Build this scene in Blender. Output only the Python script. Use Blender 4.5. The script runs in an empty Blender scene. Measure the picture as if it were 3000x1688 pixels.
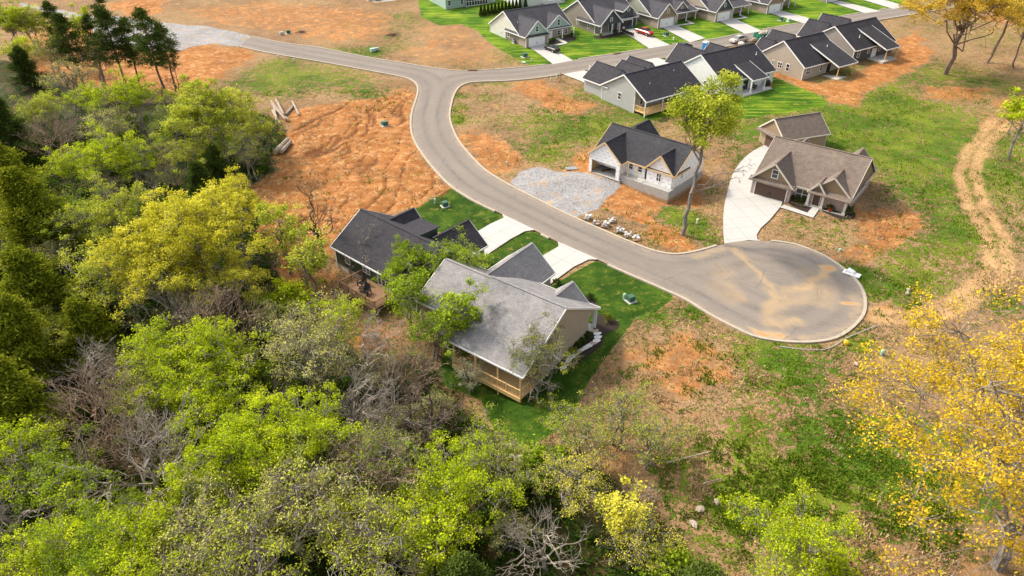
import bpy, math, random
import numpy as np
from mathutils import Vector, Matrix
from mathutils.geometry import delaunay_2d_cdt
R_=math.radians
scn=bpy.context.scene; COL=scn.collection
# ------------------------------------------------------------------ camera model (used to survey ground points)
H=50.;F=2000.;TH=R_(34);CX,CY=1500.,844.
ZN={'n':(0,0,1),'o':(0,0,1/1.165),'1':(1200,0,2.862),'2':(2100,0,2.862),'3':(0,0,2.147),'4':(1650,320,2.576),'5':(900,560,2.415),
    'L':(0,560,2.576),'M':(1000,1100,2.453),'B':(0,1100,2.453),'Q':(1950,1100,2.453),'R':(2000,600,2.576)}
def nat(k,x,y):
    a,b,s=ZN[k];return a+x/s,b+y/s
def onplane(k,x,y,z=0.):
    px,py=nat(k,x,y);v=py-CY
    fw=F*math.cos(TH)-v*math.sin(TH);dn=F*math.sin(TH)+v*math.cos(TH)
    t=(H-z)/dn
    return ((px-CX)*t,fw*t)
PADS=[(52.,98.,7.,.55),(27.,102.,6.,-1.1),(24.,104,5.,-.3),(-4.,55.3,6.5,-1.5)]
def tzn(X,Y):
    X=np.asarray(X,float);Y=np.asarray(Y,float)
    def sp(a): return np.where(a>30,a,np.log1p(np.exp(np.minimum(a,30))))
    z=0.045*sp((Y-115)/15)*15
    d=(X+2.5)*-.63+(Y-57)*-.77
    s=0.17*sp((d-2)/3)*3
    z=z-6*(1-np.exp(-s/6))
    for a,b,r,h in PADS: z=z+h*np.exp(-((X-a)**2+(Y-b)**2)/(r*r))
    return z
def tz(x,y): return float(tzn(x,y))
def g(k,x,y,h=0.):
    z=h
    for _ in range(40):
        p=onplane(k,x,y,z); z=.5*z+.5*(tz(*p)+h)
    return Vector((p[0],p[1],tz(*p)))
# ------------------------------------------------------------------ numpy noise
def _h(ix,iy,s):
    n=(ix.astype(np.int64)*374761393+iy.astype(np.int64)*668265263+s*1442695041)&0xffffffff
    n=((n^(n>>13))*1274126177)&0xffffffff
    n=(n^(n>>16))&0xffffff
    return n/float(0xffffff)
def vn(X,Y,s=0):
    ix=np.floor(X);iy=np.floor(Y);fx=X-ix;fy=Y-iy
    fx=fx*fx*(3-2*fx);fy=fy*fy*(3-2*fy)
    a=_h(ix,iy,s);b=_h(ix+1,iy,s);c=_h(ix,iy+1,s);d=_h(ix+1,iy+1,s)
    return (a*(1-fx)+b*fx)*(1-fy)+(c*(1-fx)+d*fx)*fy
def fbm(X,Y,sc,o=4,s=0):
    t=0;a=.5;n=0
    for i in range(o):
        t=t+a*vn(X*sc+17*i,Y*sc-9*i,s+i);n+=a;a*=.5;sc*=2.03
    return t/n
def polysd(X,Y,P):
    """signed distance, positive inside"""
    P=np.array([(p[0],p[1]) for p in P]);d=np.full(X.shape,1e18);ins=np.zeros(X.shape,bool)
    n=len(P)
    for i in range(n):
        ax,ay=P[i];bx,by=P[(i+1)%n];ex,ey=bx-ax,by-ay
        t=np.clip(((X-ax)*ex+(Y-ay)*ey)/(ex*ex+ey*ey+1e-12),0,1)
        d=np.minimum(d,(X-ax-t*ex)**2+(Y-ay-t*ey)**2)
        c=((ay>Y)!=(by>Y))&(X<(bx-ax)*(Y-ay)/((by-ay) if by!=ay else 1e-9)+ax)
        ins^=c
    d=np.sqrt(d);return np.where(ins,d,-d)
def linesd(X,Y,P):
    d=np.full(X.shape,1e18)
    for a,b in zip(P[:-1],P[1:]):
        ex,ey=b[0]-a[0],b[1]-a[1]
        t=np.clip(((X-a[0])*ex+(Y-a[1])*ey)/(ex*ex+ey*ey+1e-12),0,1)
        d=np.minimum(d,(X-a[0]-t*ex)**2+(Y-a[1]-t*ey)**2)
    return np.sqrt(d)
def ss(x,a,b):
    t=np.clip((x-a)/(b-a),0,1);return t*t*(3-2*t)
# ------------------------------------------------------------------ materials
MATS={}
class NT:
    def __init__(s,name):
        m=bpy.data.materials.new(name);m.use_nodes=True;s.m=m;s.t=m.node_tree;s.t.nodes.clear()
        s.out=s.n('ShaderNodeOutputMaterial');MATS[name]=m
    def n(s,ty,**k):
        x=s.t.nodes.new(ty)
        for a,v in k.items(): setattr(x,a,v)
        return x
    def l(s,a,b): s.t.links.new(a,b)
    def val(s,sock,v):
        if hasattr(v,'is_linked') : s.l(v,sock)
        else:
            if isinstance(v,(tuple,list)) and len(v)==3 and sock.type=='RGBA': v=(*v,1)
            sock.default_value=v
    def math(s,op,a,b=0.,c=None,clamp=False):
        x=s.n('ShaderNodeMath',operation=op,use_clamp=clamp);s.val(x.inputs[0],a);s.val(x.inputs[1],b)
        if c is not None: s.val(x.inputs[2],c)
        return x.outputs[0]
    def mix(s,f,a,b,bt='MIX'):
        x=s.n('ShaderNodeMix',data_type='RGBA',blend_type=bt);x.clamp_factor=True
        s.val(x.inputs[0],f);s.val(x.inputs[6],a);s.val(x.inputs[7],b);return x.outputs[2]
    def noise(s,vec,sc,det=3,rough=.55,dist=0.,col=False):
        x=s.n('ShaderNodeTexNoise');x.inputs['Scale'].default_value=sc;x.inputs['Detail'].default_value=det
        x.inputs['Roughness'].default_value=rough;x.inputs['Distortion'].default_value=dist
        if vec is not None: s.l(vec,x.inputs['Vector'])
        return x.outputs['Color' if col else 'Fac']
    def sstep(s,v,a,b):
        x=s.n('ShaderNodeMapRange',interpolation_type='SMOOTHSTEP');s.val(x.inputs[0],v);s.val(x.inputs[1],a);s.val(x.inputs[2],b)
        return x.outputs[0]
    def obj(s): return s.n('ShaderNodeTexCoord').outputs['Object']
    def uv(s): return s.n('ShaderNodeTexCoord').outputs['UV']
    def attr(s,nm): 
        x=s.n('ShaderNodeAttribute');x.attribute_name=nm;return x
    def sep(s,c):
        x=s.n('ShaderNodeSeparateColor');s.l(c,x.inputs[0]);return x.outputs
    def bump(s,h,st=.3,d=.05):
        x=s.n('ShaderNodeBump');s.val(x.inputs['Height'],h);x.inputs['Strength'].default_value=st;x.inputs['Distance'].default_value=d
        return x.outputs[0]
    def bsdf(s,col,rough=.8,metal=0.,spec=.3,normal=None):
        x=s.n('ShaderNodeBsdfPrincipled');s.val(x.inputs['Base Color'],col);s.val(x.inputs['Roughness'],rough)
        x.inputs['Metallic'].default_value=metal;x.inputs['Specular IOR Level'].default_value=spec
        if normal is not None: s.l(normal,x.inputs['Normal'])
        s.l(x.outputs[0],s.out.inputs[0]);return x
def plain(name,c,rough=.6,metal=0.,var=.25,sc=3.,spec=.3):
    t=NT(name);o=t.obj();n=t.noise(o,sc,4)
    d=tuple(v*(1-var) for v in c);l=tuple(min(1,v*(1+var)) for v in c)
    t.bsdf(t.mix(n,d,l),rough,metal,spec,t.bump(n,.15,.02));return t.m
def siding(name,c,vert=False):
    t=NT(name);o=t.obj();x=t.n('ShaderNodeSeparateXYZ');t.l(o,x.inputs[0])
    fr=t.math('FRACT',t.math('DIVIDE',x.outputs[2],.2))
    ed=t.sstep(fr,0.,.25);n=t.noise(o,.7,4)
    base=t.mix(n,tuple(v*.88 for v in c),tuple(min(1,v*1.1) for v in c))
    t.bsdf(t.mix(ed,tuple(v*.62 for v in c),base),.6,0,.3,t.bump(fr,.5,.03));return t.m
def shingle(name,c,c2,stain=None):
    t=NT(name);u=t.uv();b=t.n('ShaderNodeTexBrick');t.l(u,b.inputs['Vector']);b.offset=.5
    b.inputs['Scale'].default_value=1.;b.inputs['Brick Width'].default_value=.42;b.inputs['Row Height'].default_value=.2
    b.inputs['Mortar Size'].default_value=.018;b.inputs['Bias'].default_value=-.1
    b.inputs['Color1'].default_value=(*c,1);b.inputs['Color2'].default_value=(*c2,1);b.inputs['Mortar'].default_value=(*[v*.45 for v in c],1)
    n=t.noise(u,6.,3);n2=t.noise(t.obj(),.35,4)
    n3=t.noise(u,1.3,5,.7);col=t.mix(.5,b.outputs['Color'],t.mix(n,tuple(v*.3 for v in c),tuple(v*1.9 for v in c2)));col=t.mix(1.,col,t.mix(t.sstep(n3,.3,.7),(.84,.84,.86),(1.14,1.12,1.1)),'MULTIPLY')
    col=t.mix(t.sstep(n2,.3,.75),col,t.mix(1.,col,(1.25,1.22,1.2),'MULTIPLY'))
    if stain:
        mp=t.n('ShaderNodeMapping');t.l(t.obj(),mp.inputs[0])
        dd=t.n('ShaderNodeVectorMath',operation='DISTANCE');t.l(t.obj(),dd.inputs[0]);dd.inputs[1].default_value=stain
        f=t.math('MULTIPLY',t.sstep(dd.outputs['Value'],6.5,.5),t.sstep(t.noise(t.obj(),.6,5),.3,.75))
        col=t.mix(t.math('MULTIPLY',f,.75),col,(.05,.043,.045))
    t.bsdf(col,.9,0,.15,t.bump(b.outputs['Fac'],.35,.02));return t.m
def brick(name,c,c2,mort=(.42,.38,.34)):
    t=NT(name);u=t.uv();b=t.n('ShaderNodeTexBrick');t.l(u,b.inputs['Vector'])
    b.inputs['Scale'].default_value=1.;b.inputs['Brick Width'].default_value=.3;b.inputs['Row Height'].default_value=.12;b.inputs['Mortar Size'].default_value=.015
    b.inputs['Color1'].default_value=(*c,1);b.inputs['Color2'].default_value=(*c2,1);b.inputs['Mortar'].default_value=(*mort,1)
    n=t.noise(u,2.2,4);col=t.mix(t.sstep(n,.45,.62),b.outputs['Color'],(.36,.27,.24))
    t.bsdf(col,.9,0,.2,t.bump(b.outputs['Fac'],-.4,.02));return t.m
def block(name):
    t=NT(name);u=t.uv();b=t.n('ShaderNodeTexBrick');t.l(u,b.inputs['Vector'])
    b.inputs['Scale'].default_value=1.;b.inputs['Brick Width'].default_value=.4;b.inputs['Row Height'].default_value=.2;b.inputs['Mortar Size'].default_value=.012
    b.inputs['Color1'].default_value=(.45,.44,.42,1);b.inputs['Color2'].default_value=(.36,.36,.35,1);b.inputs['Mortar'].default_value=(.2,.2,.2,1)
    x=t.n('ShaderNodeSeparateXYZ');t.l(u,x.inputs[0])
    n=t.noise(u,1.5,5);f=t.sstep(t.math('ADD',x.outputs[1],t.math('MULTIPLY',n,1.2)),.35,-.1)
    t.bsdf(t.mix(f,b.outputs['Color'],(.33,.21,.11)),.95,0,.15,t.bump(b.outputs['Fac'],-.3,.02));return t.m
def wrap(name):
    t=NT(name);u=t.uv();x=t.n('ShaderNodeSeparateXYZ');t.l(u,x.inputs[0]);U,V=x.outputs[0],x.outputs[1]
    row=t.math('FLOOR',t.math('DIVIDE',V,.55));uu=t.math('ADD',U,t.math('MULTIPLY',row,.43))
    fu=t.math('FRACT',t.math('DIVIDE',uu,1.15));fv=t.math('FRACT',t.math('DIVIDE',V,.55))
    a=t.math('MULTIPLY',t.math('LESS_THAN',fu,.42),t.math('LESS_THAN',fv,.2))
    tx=t.math('GREATER_THAN',t.noise(u,9.,2),.43);a=t.math('MULTIPLY',a,tx)
    fu2=t.math('FRACT',t.math('DIVIDE',t.math('ADD',U,.9),2.4));fv2=t.math('FRACT',t.math('DIVIDE',t.math('ADD',V,.25),1.65))
    b=t.math('MULTIPLY',t.math('LESS_THAN',fu2,.22),t.math('LESS_THAN',fv2,.25));b=t.math('MULTIPLY',b,t.math('GREATER_THAN',t.noise(u,12.,2),.5))
    n=t.noise(u,.8,4);base=t.mix(n,(.8,.8,.8),(.88,.88,.88))
    t.bsdf(t.mix(t.math('MULTIPLY',b,.18),t.mix(t.math('MULTIPLY',a,.5),base,(.06,.07,.16)),(.22,.2,.25)),.5,0,.3,t.bump(t.noise(u,2.,3),.3,.03));return t.m
def wood(name,c,c2):
    t=NT(name);o=t.obj();mp=t.n('ShaderNodeMapping');t.l(o,mp.inputs[0]);mp.inputs['Scale'].default_value=(6,6,1.)
    n=t.noise(mp.outputs[0],1.5,4);t.bsdf(t.mix(n,c,c2),.8,0,.2,t.bump(n,.2,.02));return t.m
def concrete(name,c):
    t=NT(name);o=t.obj();n=t.noise(o,.25,5);n2=t.noise(o,5.,5);n3=t.noise(o,.9,6,.7)
    col=t.mix(n,tuple(v*.86 for v in c),tuple(min(.86,v*1.1) for v in c));col=t.mix(t.math('MULTIPLY',t.sstep(n2,.55,.8),.3),col,tuple(v*.7 for v in c))
    col=t.mix(t.math('MULTIPLY',t.sstep(n3,.55,.8),.35),col,(c[0]*.8,c[1]*.68,c[2]*.55))
    u=t.uv();x=t.n('ShaderNodeSeparateXYZ');t.l(u,x.inputs[0])
    j=None
    for k in (0,1):
        f=t.math('FRACT',t.math('DIVIDE',x.outputs[k],3.0));a=t.math('LESS_THAN',t.math('ABSOLUTE',t.math('SUBTRACT',f,.5)),.014)
        j=a if j is None else t.math('MAXIMUM',j,a)
    col=t.mix(t.math('MULTIPLY',j,.45),col,tuple(v*.35 for v in c))
    t.bsdf(col,.85,0,.2,t.bump(n2,.1,.02));return t.m
def bark(name,c,c2):
    t=NT(name);o=t.obj();mp=t.n('ShaderNodeMapping');t.l(o,mp.inputs[0]);mp.inputs['Scale'].default_value=(5,5,1.)
    n=t.noise(mp.outputs[0],1.2,5,.7);n2=t.noise(o,.5,3)
    t.bsdf(t.mix(t.sstep(t.math('ADD',n,t.math('MULTIPLY',n2,.4)),.5,.9),c,c2),.9,0,.15,t.bump(n,.6,.06));return t.m
def leaf(name,c1,c2,trans=.3):
    """c1 olive tone, c2 fresh tone; Col attribute = tone (red), brightness with self-shade painted in (green)"""
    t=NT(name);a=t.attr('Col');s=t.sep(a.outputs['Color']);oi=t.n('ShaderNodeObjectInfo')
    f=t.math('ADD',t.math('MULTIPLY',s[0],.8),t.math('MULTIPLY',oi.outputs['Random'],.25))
    col=t.mix(f,c1,c2);col=t.mix(1.,col,t.mix(s[1],(.5,.54,.5),(1.2,1.17,1.1)),'MULTIPLY')  # green channel scales the colour: self-shade of foliage painted into the leaves
    d=t.n('ShaderNodeBsdfDiffuse');tr=t.n('ShaderNodeBsdfTranslucent');t.l(col,d.inputs[0]);t.l(col,tr.inputs[0])
    m=t.n('ShaderNodeMixShader');m.inputs[0].default_value=trans;t.l(d.outputs[0],m.inputs[1]);t.l(tr.outputs[0],m.inputs[2]);t.l(m.outputs[0],t.out.inputs[0]);return t.m
def glass(name,c=(.02,.025,.03)):
    t=NT(name);t.bsdf(t.mix(t.noise(t.obj(),.8,2),c,tuple(v*2.5 for v in c)),.12,0,.6);return t.m
# ------------------------------------------------------------------ meshes
class MB:
    def __init__(s): s.v=[];s.f=[];s.uv=[]
    def face(s,pts,uvs=None):
        i=len(s.v);s.v+=[tuple(p) for p in pts];s.f.append(tuple(range(i,i+len(pts))))
        if uvs is None:
            P=[Vector(p) for p in pts];n=(P[1]-P[0]).cross(P[2]-P[0])
            if abs(n.z)>max(abs(n.x),abs(n.y)): uvs=[(p.x,p.y) for p in P]
            elif abs(n.x)>abs(n.y): uvs=[(p.y,p.z) for p in P]
            else: uvs=[(p.x,p.z) for p in P]
        s.uv+=uvs
    def box(s,x0,x1,y0,y1,z0,z1):
        a=[(x0,y0,z0),(x1,y0,z0),(x1,y1,z0),(x0,y1,z0),(x0,y0,z1),(x1,y0,z1),(x1,y1,z1),(x0,y1,z1)]
        for q in ((3,2,1,0),(4,5,6,7),(0,1,5,4),(1,2,6,5),(2,3,7,6),(3,0,4,7)): s.face([a[i] for i in q])
    def hexa(s,b,t):
        """b,t: 4 bottom, 4 top points (ccw)"""
        s.face(b[::-1]);s.face(t)
        for i in range(4):
            j=(i+1)%4;s.face([b[i],b[j],t[j],t[i]])
    def bar(s,p,q,w,h=None):
        h=h or w;p=Vector(p);q=Vector(q);d=(q-p).normalized();up=Vector((0,0,1))
        if abs(d.z)>.95: up=Vector((1,0,0))
        a=d.cross(up).normalized()*w/2;b=a.cross(d).normalized()*h/2
        s.hexa([p-a-b,p+a-b,p+a+b,p-a+b],[q-a-b,q+a-b,q+a+b,q-a+b])
    def tube(s,p,q,r0,r1=None,n=8,cap=True):
        r1=r0 if r1 is None else r1;p=Vector(p);q=Vector(q);d=(q-p).normalized();up=Vector((0,0,1))
        if abs(d.z)>.95: up=Vector((1,0,0))
        a=d.cross(up).normalized();b=a.cross(d)
        A=[p+(a*math.cos(t)+b*math.sin(t))*r0 for t in [2*math.pi*i/n for i in range(n)]]
        B=[q+(a*math.cos(t)+b*math.sin(t))*r1 for t in [2*math.pi*i/n for i in range(n)]]
        for i in range(n):
            j=(i+1)%n;s.face([A[i],A[j],B[j],B[i]])
        if cap: s.face(A[::-1]);s.face(B)
    def blob(s,c,r,seed=0,n=10,m=6,rough=.25):
        rg=random.Random(seed);c=Vector(c);ring=[]
        for i in range(1,m):
            ph=math.pi*i/m;ring.append([c+Vector((r[0]*math.sin(ph)*math.cos(t),r[1]*math.sin(ph)*math.sin(t),r[2]*math.cos(ph)))*1.0+Vector((rg.uniform(-1,1)*r[0],rg.uniform(-1,1)*r[1],rg.uniform(-1,1)*r[2]))*rough*.5 for t in [2*math.pi*k/n for k in range(n)]])
        T=c+Vector((0,0,r[2]));Bm=c-Vector((0,0,r[2]))
        for k in range(n):
            j=(k+1)%n;s.face([T,ring[0][k],ring[0][j]]);s.face([Bm,ring[-1][j],ring[-1][k]])
            for i in range(m-2): s.face([ring[i][k],ring[i+1][k],ring[i+1][j],ring[i][j]])
    def build(s,name,mat,parent=None,smooth=False):
        me=bpy.data.meshes.new(name);me.from_pydata(s.v,[],s.f)
        if s.uv:
            l=me.uv_layers.new(name='UVMap');l.data.foreach_set('uv',np.array(s.uv,float).ravel())
        me.materials.append(MATS[mat] if isinstance(mat,str) else mat)
        if smooth: me.polygons.foreach_set('use_smooth',[True]*len(me.polygons))
        o=bpy.data.objects.new(name,me);COL.objects.link(o)
        if parent: o.parent=parent
        return o
def np_mesh(name,V,k,mat,smooth=False,col=None):
    """V (N*k,3): separate k-gons"""
    n=len(V)//k;me=bpy.data.meshes.new(name);me.vertices.add(len(V));me.vertices.foreach_set('co',np.asarray(V,np.float32).ravel())
    me.loops.add(len(V));me.loops.foreach_set('vertex_index',np.arange(len(V),dtype=np.int32))
    me.polygons.add(n);me.polygons.foreach_set('loop_start',np.arange(0,len(V),k,dtype=np.int32));me.polygons.foreach_set('loop_total',np.full(n,k,np.int32))
    if smooth: me.polygons.foreach_set('use_smooth',np.ones(n,bool))
    me.update(calc_edges=True)
    if col is not None:
        a=me.color_attributes.new('Col','FLOAT_COLOR','POINT');c=np.ones((len(V),4),np.float32);c[:,:col.shape[1]]=np.repeat(col,k,0);a.data.foreach_set('color',c.ravel())
    if mat: me.materials.append(MATS[mat])
    return me
def tag(o,label=None,cat=None,group=None,kind=None):
    if label: o['label']=label
    if cat: o['category']=cat
    if group: o['group']=group
    if kind: o['kind']=kind
    return o
def thing(name,loc,rz,label,cat,group=None,s=1.):
    o=bpy.data.objects.new(name,None);o.empty_display_size=.5;COL.objects.link(o);o.location=loc;o.rotation_euler=(0,0,rz);o.scale=(s,s,s) if not isinstance(s,tuple) else s
    return tag(o,label,cat,group)
def linko(name,me,parent=None):
    o=bpy.data.objects.new(name,me);COL.objects.link(o)
    if parent: o.parent=parent
    return o
def smoothline(P,n=4,closed=False):
    out=[];P=[Vector((p[0],p[1])) for p in P];N=len(P)
    for i in range(N if closed else N-1):
        p0=P[(i-1)%N] if (closed or i>0) else P[0];p1=P[i];p2=P[(i+1)%N];p3=P[(i+2)%N] if (closed or i+2<N) else P[-1]
        for k in range(n):
            t=k/n;out.append(.5*((2*p1)+(-p0+p2)*t+(2*p0-5*p1+4*p2-p3)*t*t+(-p0+3*p1-3*p2+p3)*t**3))
    if not closed: out.append(P[-1])
    return out
def patch(name,P,mat,dz,step=1.,paint=None,jit=0):
    """ground-hugging sheet bounded by polygon P"""
    P=[Vector((p[0],p[1])) for p in P]
    # resample border
    B=[]
    for i,p in enumerate(P):
        q=P[(i+1)%len(P)];m=max(1,int((q-p).length/step))
        B+=[p+(q-p)*(k/m) for k in range(m)]
    xs=[p.x for p in B];ys=[p.y for p in B]
    gx,gy=np.meshgrid(np.arange(min(xs),max(xs),step),np.arange(min(ys),max(ys),step))
    gx=gx.ravel();gy=gy.ravel();sd=polysd(gx,gy,P);k=sd>step*.45
    inner=[Vector((a,b)) for a,b in zip(gx[k],gy[k])]
    V=B+inner;E=[(i,(i+1)%len(B)) for i in range(len(B))]
    r=delaunay_2d_cdt(V,E,[list(range(len(B)))],1,1e-4)
    vv=np.array([(v.x,v.y) for v in r[0]]);z=tzn(vv[:,0],vv[:,1])+dz
    me=bpy.data.meshes.new(name);me.from_pydata([(a,b,c) for (a,b),c in zip(vv,z)],[],[tuple(f) for f in r[2]])
    if sum(p.normal.z for p in me.polygons)<0: me.flip_normals()
    me.materials.append(MATS[mat])
    # uv = metres, aligned with the longest edge of P
    L=max(range(len(P)),key=lambda i:(P[(i+1)%len(P)]-P[i]).length);d=(P[(L+1)%len(P)]-P[L]).normalized()
    uv=np.stack([vv@np.array([d.x,d.y]),vv@np.array([-d.y,d.x])],1)
    li=np.zeros(len(me.loops),np.int32);me.loops.foreach_get('vertex_index',li)
    u=me.uv_layers.new(name='UVMap');u.data.foreach_set('uv',uv[li].ravel())
    if paint:
        c=paint(vv[:,0],vv[:,1]);a=me.color_attributes.new('Mask','FLOAT_COLOR','POINT');a.data.foreach_set('color',c.astype(np.float32).ravel())
    o=bpy.data.objects.new(name,me);COL.objects.link(o);return o
# ================================================================== GROUND, ROADS
def PG(k,pts,s=0):
    P=[g(k,*p).xy for p in pts]
    return smoothline(P,s,True) if s else P
def MX(*it):
    """mixed list: ('k',x,y)"""
    return [g(*p).xy for p in it]
FAR=[('o',632,92),('o',715,109),('o',800,120),('o',915,143),('o',1030,162),('o',1105,174),('o',1165,179),('o',1240,175.5),('o',1330,168),('o',1390,160.5),('o',1439,152),('o',1550,135),('o',1633,121.5),('o',1684,113),('o',1803,97.5),('o',1873,82.5),('o',1944,70),('o',2022,57),('o',2057,51),('o',2174,31.5),('o',2240,20),('o',2330,5),('o',2480,-22)]
LEFT=[('o',604,117),('o',680,134),('o',800,154),('o',920,176),('o',990,189),('o',1025,197),('o',1045,208),('o',1052.5,224),('o',1048,249),('o',1039,276),('o',1034.5,303),('o',1036,330),('o',1043.5,354),('o',1063,387),('o',1096,429),('o',1134,467),('o',1170,492),('o',1210,514),('o',1266.6,541),('o',1341,578),('o',1405,610),('o',1501,653),('o',1631,710),('o',1683,733),('o',1730,755),('o',1783,788),('o',1833,815),('o',1893,843),('o',1950,855),('o',2000,859),('o',2050,858),('o',2100,848),('o',2140,823),('o',2167,792),('o',2173,762),('o',2167,732),('o',2147,702),('o',2117,675),('o',2077,648),('o',2033,628),('o',1983,613),('o',1917,606),('o',1865,607),('o',1817,615),('o',1777,627),('o',1735,637),('o',1693,641),('o',1650,634),('o',1603,618),('o',1516,581),('o',1427,541),('o',1341,498),('o',1270,461),('o',1219,429),('o',1180,390),('o',1150,352),('o',1133.5,315),('o',1129,288),('o',1133.5,261),('o',1141,237),('o',1154,219),('o',1177,208.5),('o',1216,205),('o',1270,203.5),('o',1345,197),('o',1414,187),('o',1480,176),('o',1549,165),('o',1615,156),('o',1700,141),('o',1832,116),('o',1920,101),('o',2012,86),('o',2100,71),('o',2190,54),('o',2260,42),('o',2345,28),('o',2500,2)]
farL=smoothline(MX(*FAR),3);leftL=smoothline(MX(*LEFT),3)
roadP=farL+leftL[::-1]
# driveways -----------------------------------------------------------
DW=[('driveway',MX(('1',1003,398),('1',1137,374),('1',1250,437),('1',1370,509),('1',1202,540),('1',1100,462))),
 ('driveway',MX(('1',1765,262),('1',1880,236),('1',2040,310),('1',2184,379),('1',2008,408),('1',1880,322))),
 ('driveway',MX(('1',2118,233),('1',2228,210),('1',2480,322),('1',2350,357))),
 ('driveway',MX(('2',22,180),('2',130,148),('2',384,264),('2',237,285))),
 ('driveway',MX(('2',440,112),('2',545,92),('2',852,174),('2',728,197))),
 ('driveway',MX(('2',955,20),('2',1040,8),('2',1370,95),('2',1240,112))),
 ('driveway',MX(('2',1225,0),('2',1340,-16),('2',1590,52),('2',1480,76))),
 ('driveway',MX(('1',1285,624),('1',1462,592),('1',1570,634),('1',1700,640),('1',1640,770),('1',1565,745),('1',1420,675))),
 ('driveway',MX(('1',1935,512),('1',2078,486),('1',2230,540),('1',2120,590))),
 ('driveway',PG('5',[(1378,162),(1612,276),(1540,286),(1440,340),(1245,470),(1150,440),(1200,290),(1290,236),(1390,190)])),
 ('driveway',PG('5',[(1772,358),(2058,484),(1990,486),(1880,540),(1718,660),(1600,640),(1630,480),(1780,392)])),
 ('driveway',smoothline(PG('4',[(1216,1016),(1207,900),(1212,760),(1240,620),(1285,480),(1370,366),(1480,290),(1600,250),(1660,300),(1560,420),(1480,620)]),3)[:-1]+PG('4',[(1655,700),(1640,738),(1560,835),(1490,900),(1460,950),(1466,985),(1490,995),(1400,990)]))]
WK=[('walk',MX(('1',1165,383),('1',1290,362),('1',1220,325),('1',1245,318),('1',1325,358),('1',1318,368),('1',1175,398))),
 ('walk',MX(('1',2228,212),('1',2350,195),('1',2310,177),('1',2330,172),('1',2392,198),('1',2240,222))),
 ('walk',MX(('2',135,160),('2',225,146),('2',185,132),('2',205,126),('2',262,150),('2',150,170))),
 ('walk',PG('4',[(1634,742),(1885,822),(1940,745),(1893,730),(1842,782),(1664,722)]))]
GR=MX(('4',190,478),('4',385,532),('4',425,590),('4',350,650),('4',250,745),('4',90,812),('4',20,800),('4',-130,712),('4',-420,545),('4',-330,480),('4',-160,430),('4',-60,470))
GR2=MX(('3',640,90),('3',1000,140),('3',1300,165),('3',1590,228),('3',1512,292),('3',1330,275),('3',1230,290),('3',1120,325),('3',800,300),('3',560,240))
GR3=MX(('3',100,10),('3',250,40),('3',420,70),('3',620,110),('3',760,150),('3',700,220),('3',520,130),('3',360,95),('3',150,45))
LAWN=[MX(('1',60,-70),('1',100,150),('1',250,215),('1',440,205),('1',560,250),('1',640,330),('1',760,420),('1',890,490),('1',1000,545),('1',1190,538),('1',1439,495),('1',1735,450),('1',2010,405),('1',2180,378),('1',2576,325),('2',470,235),('2',850,170),('2',1365,95),('2',1600,50),('2',1500,-120),('1',2000,-200),('1',900,-200),('1',300,-150)),
 MX(('1',1466,594),('1',1730,552),('1',1950,520),('1',2250,462),('1',2576,420),('1',2450,900),('1',2000,1020),('1',1900,935),('1',1700,820),('1',1570,745),('1',1560,640)),
 MX(('2',0,800),('2',120,800),('2',460,745),('2',470,640),('2',640,715),('2',800,770),('2',930,850),('2',900,900),('2',700,930),('2',480,960),('2',250,1000),('2',60,1000),('2',-200,900)),
 PG('5',[(720,140),(880,60),(1010,-20),(1098,0),(1382,163),(1388,185),(1205,290),(900,295),(760,250)]),
 PG('5',[(1612,278),(1776,362),(1778,388),(1632,478),(1500,560),(1150,560),(1160,500),(1240,475),(1530,290)]),
 MX(('o',1501,653),('o',1631,711),('o',1686,736),('o',1694,750),('o',1650,785),('o',1600,800),('o',1562,850),('o',1520,905),('o',1480,960),('o',1446,1030),('o',1400,1085),('o',1340,1125),('o',1290,1130),('o',1240,1080),('o',1210,1010),('o',1150,980),('o',1090,960),('o',1120,880),('o',1190,700),('o',1380,720)) ]
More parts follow.
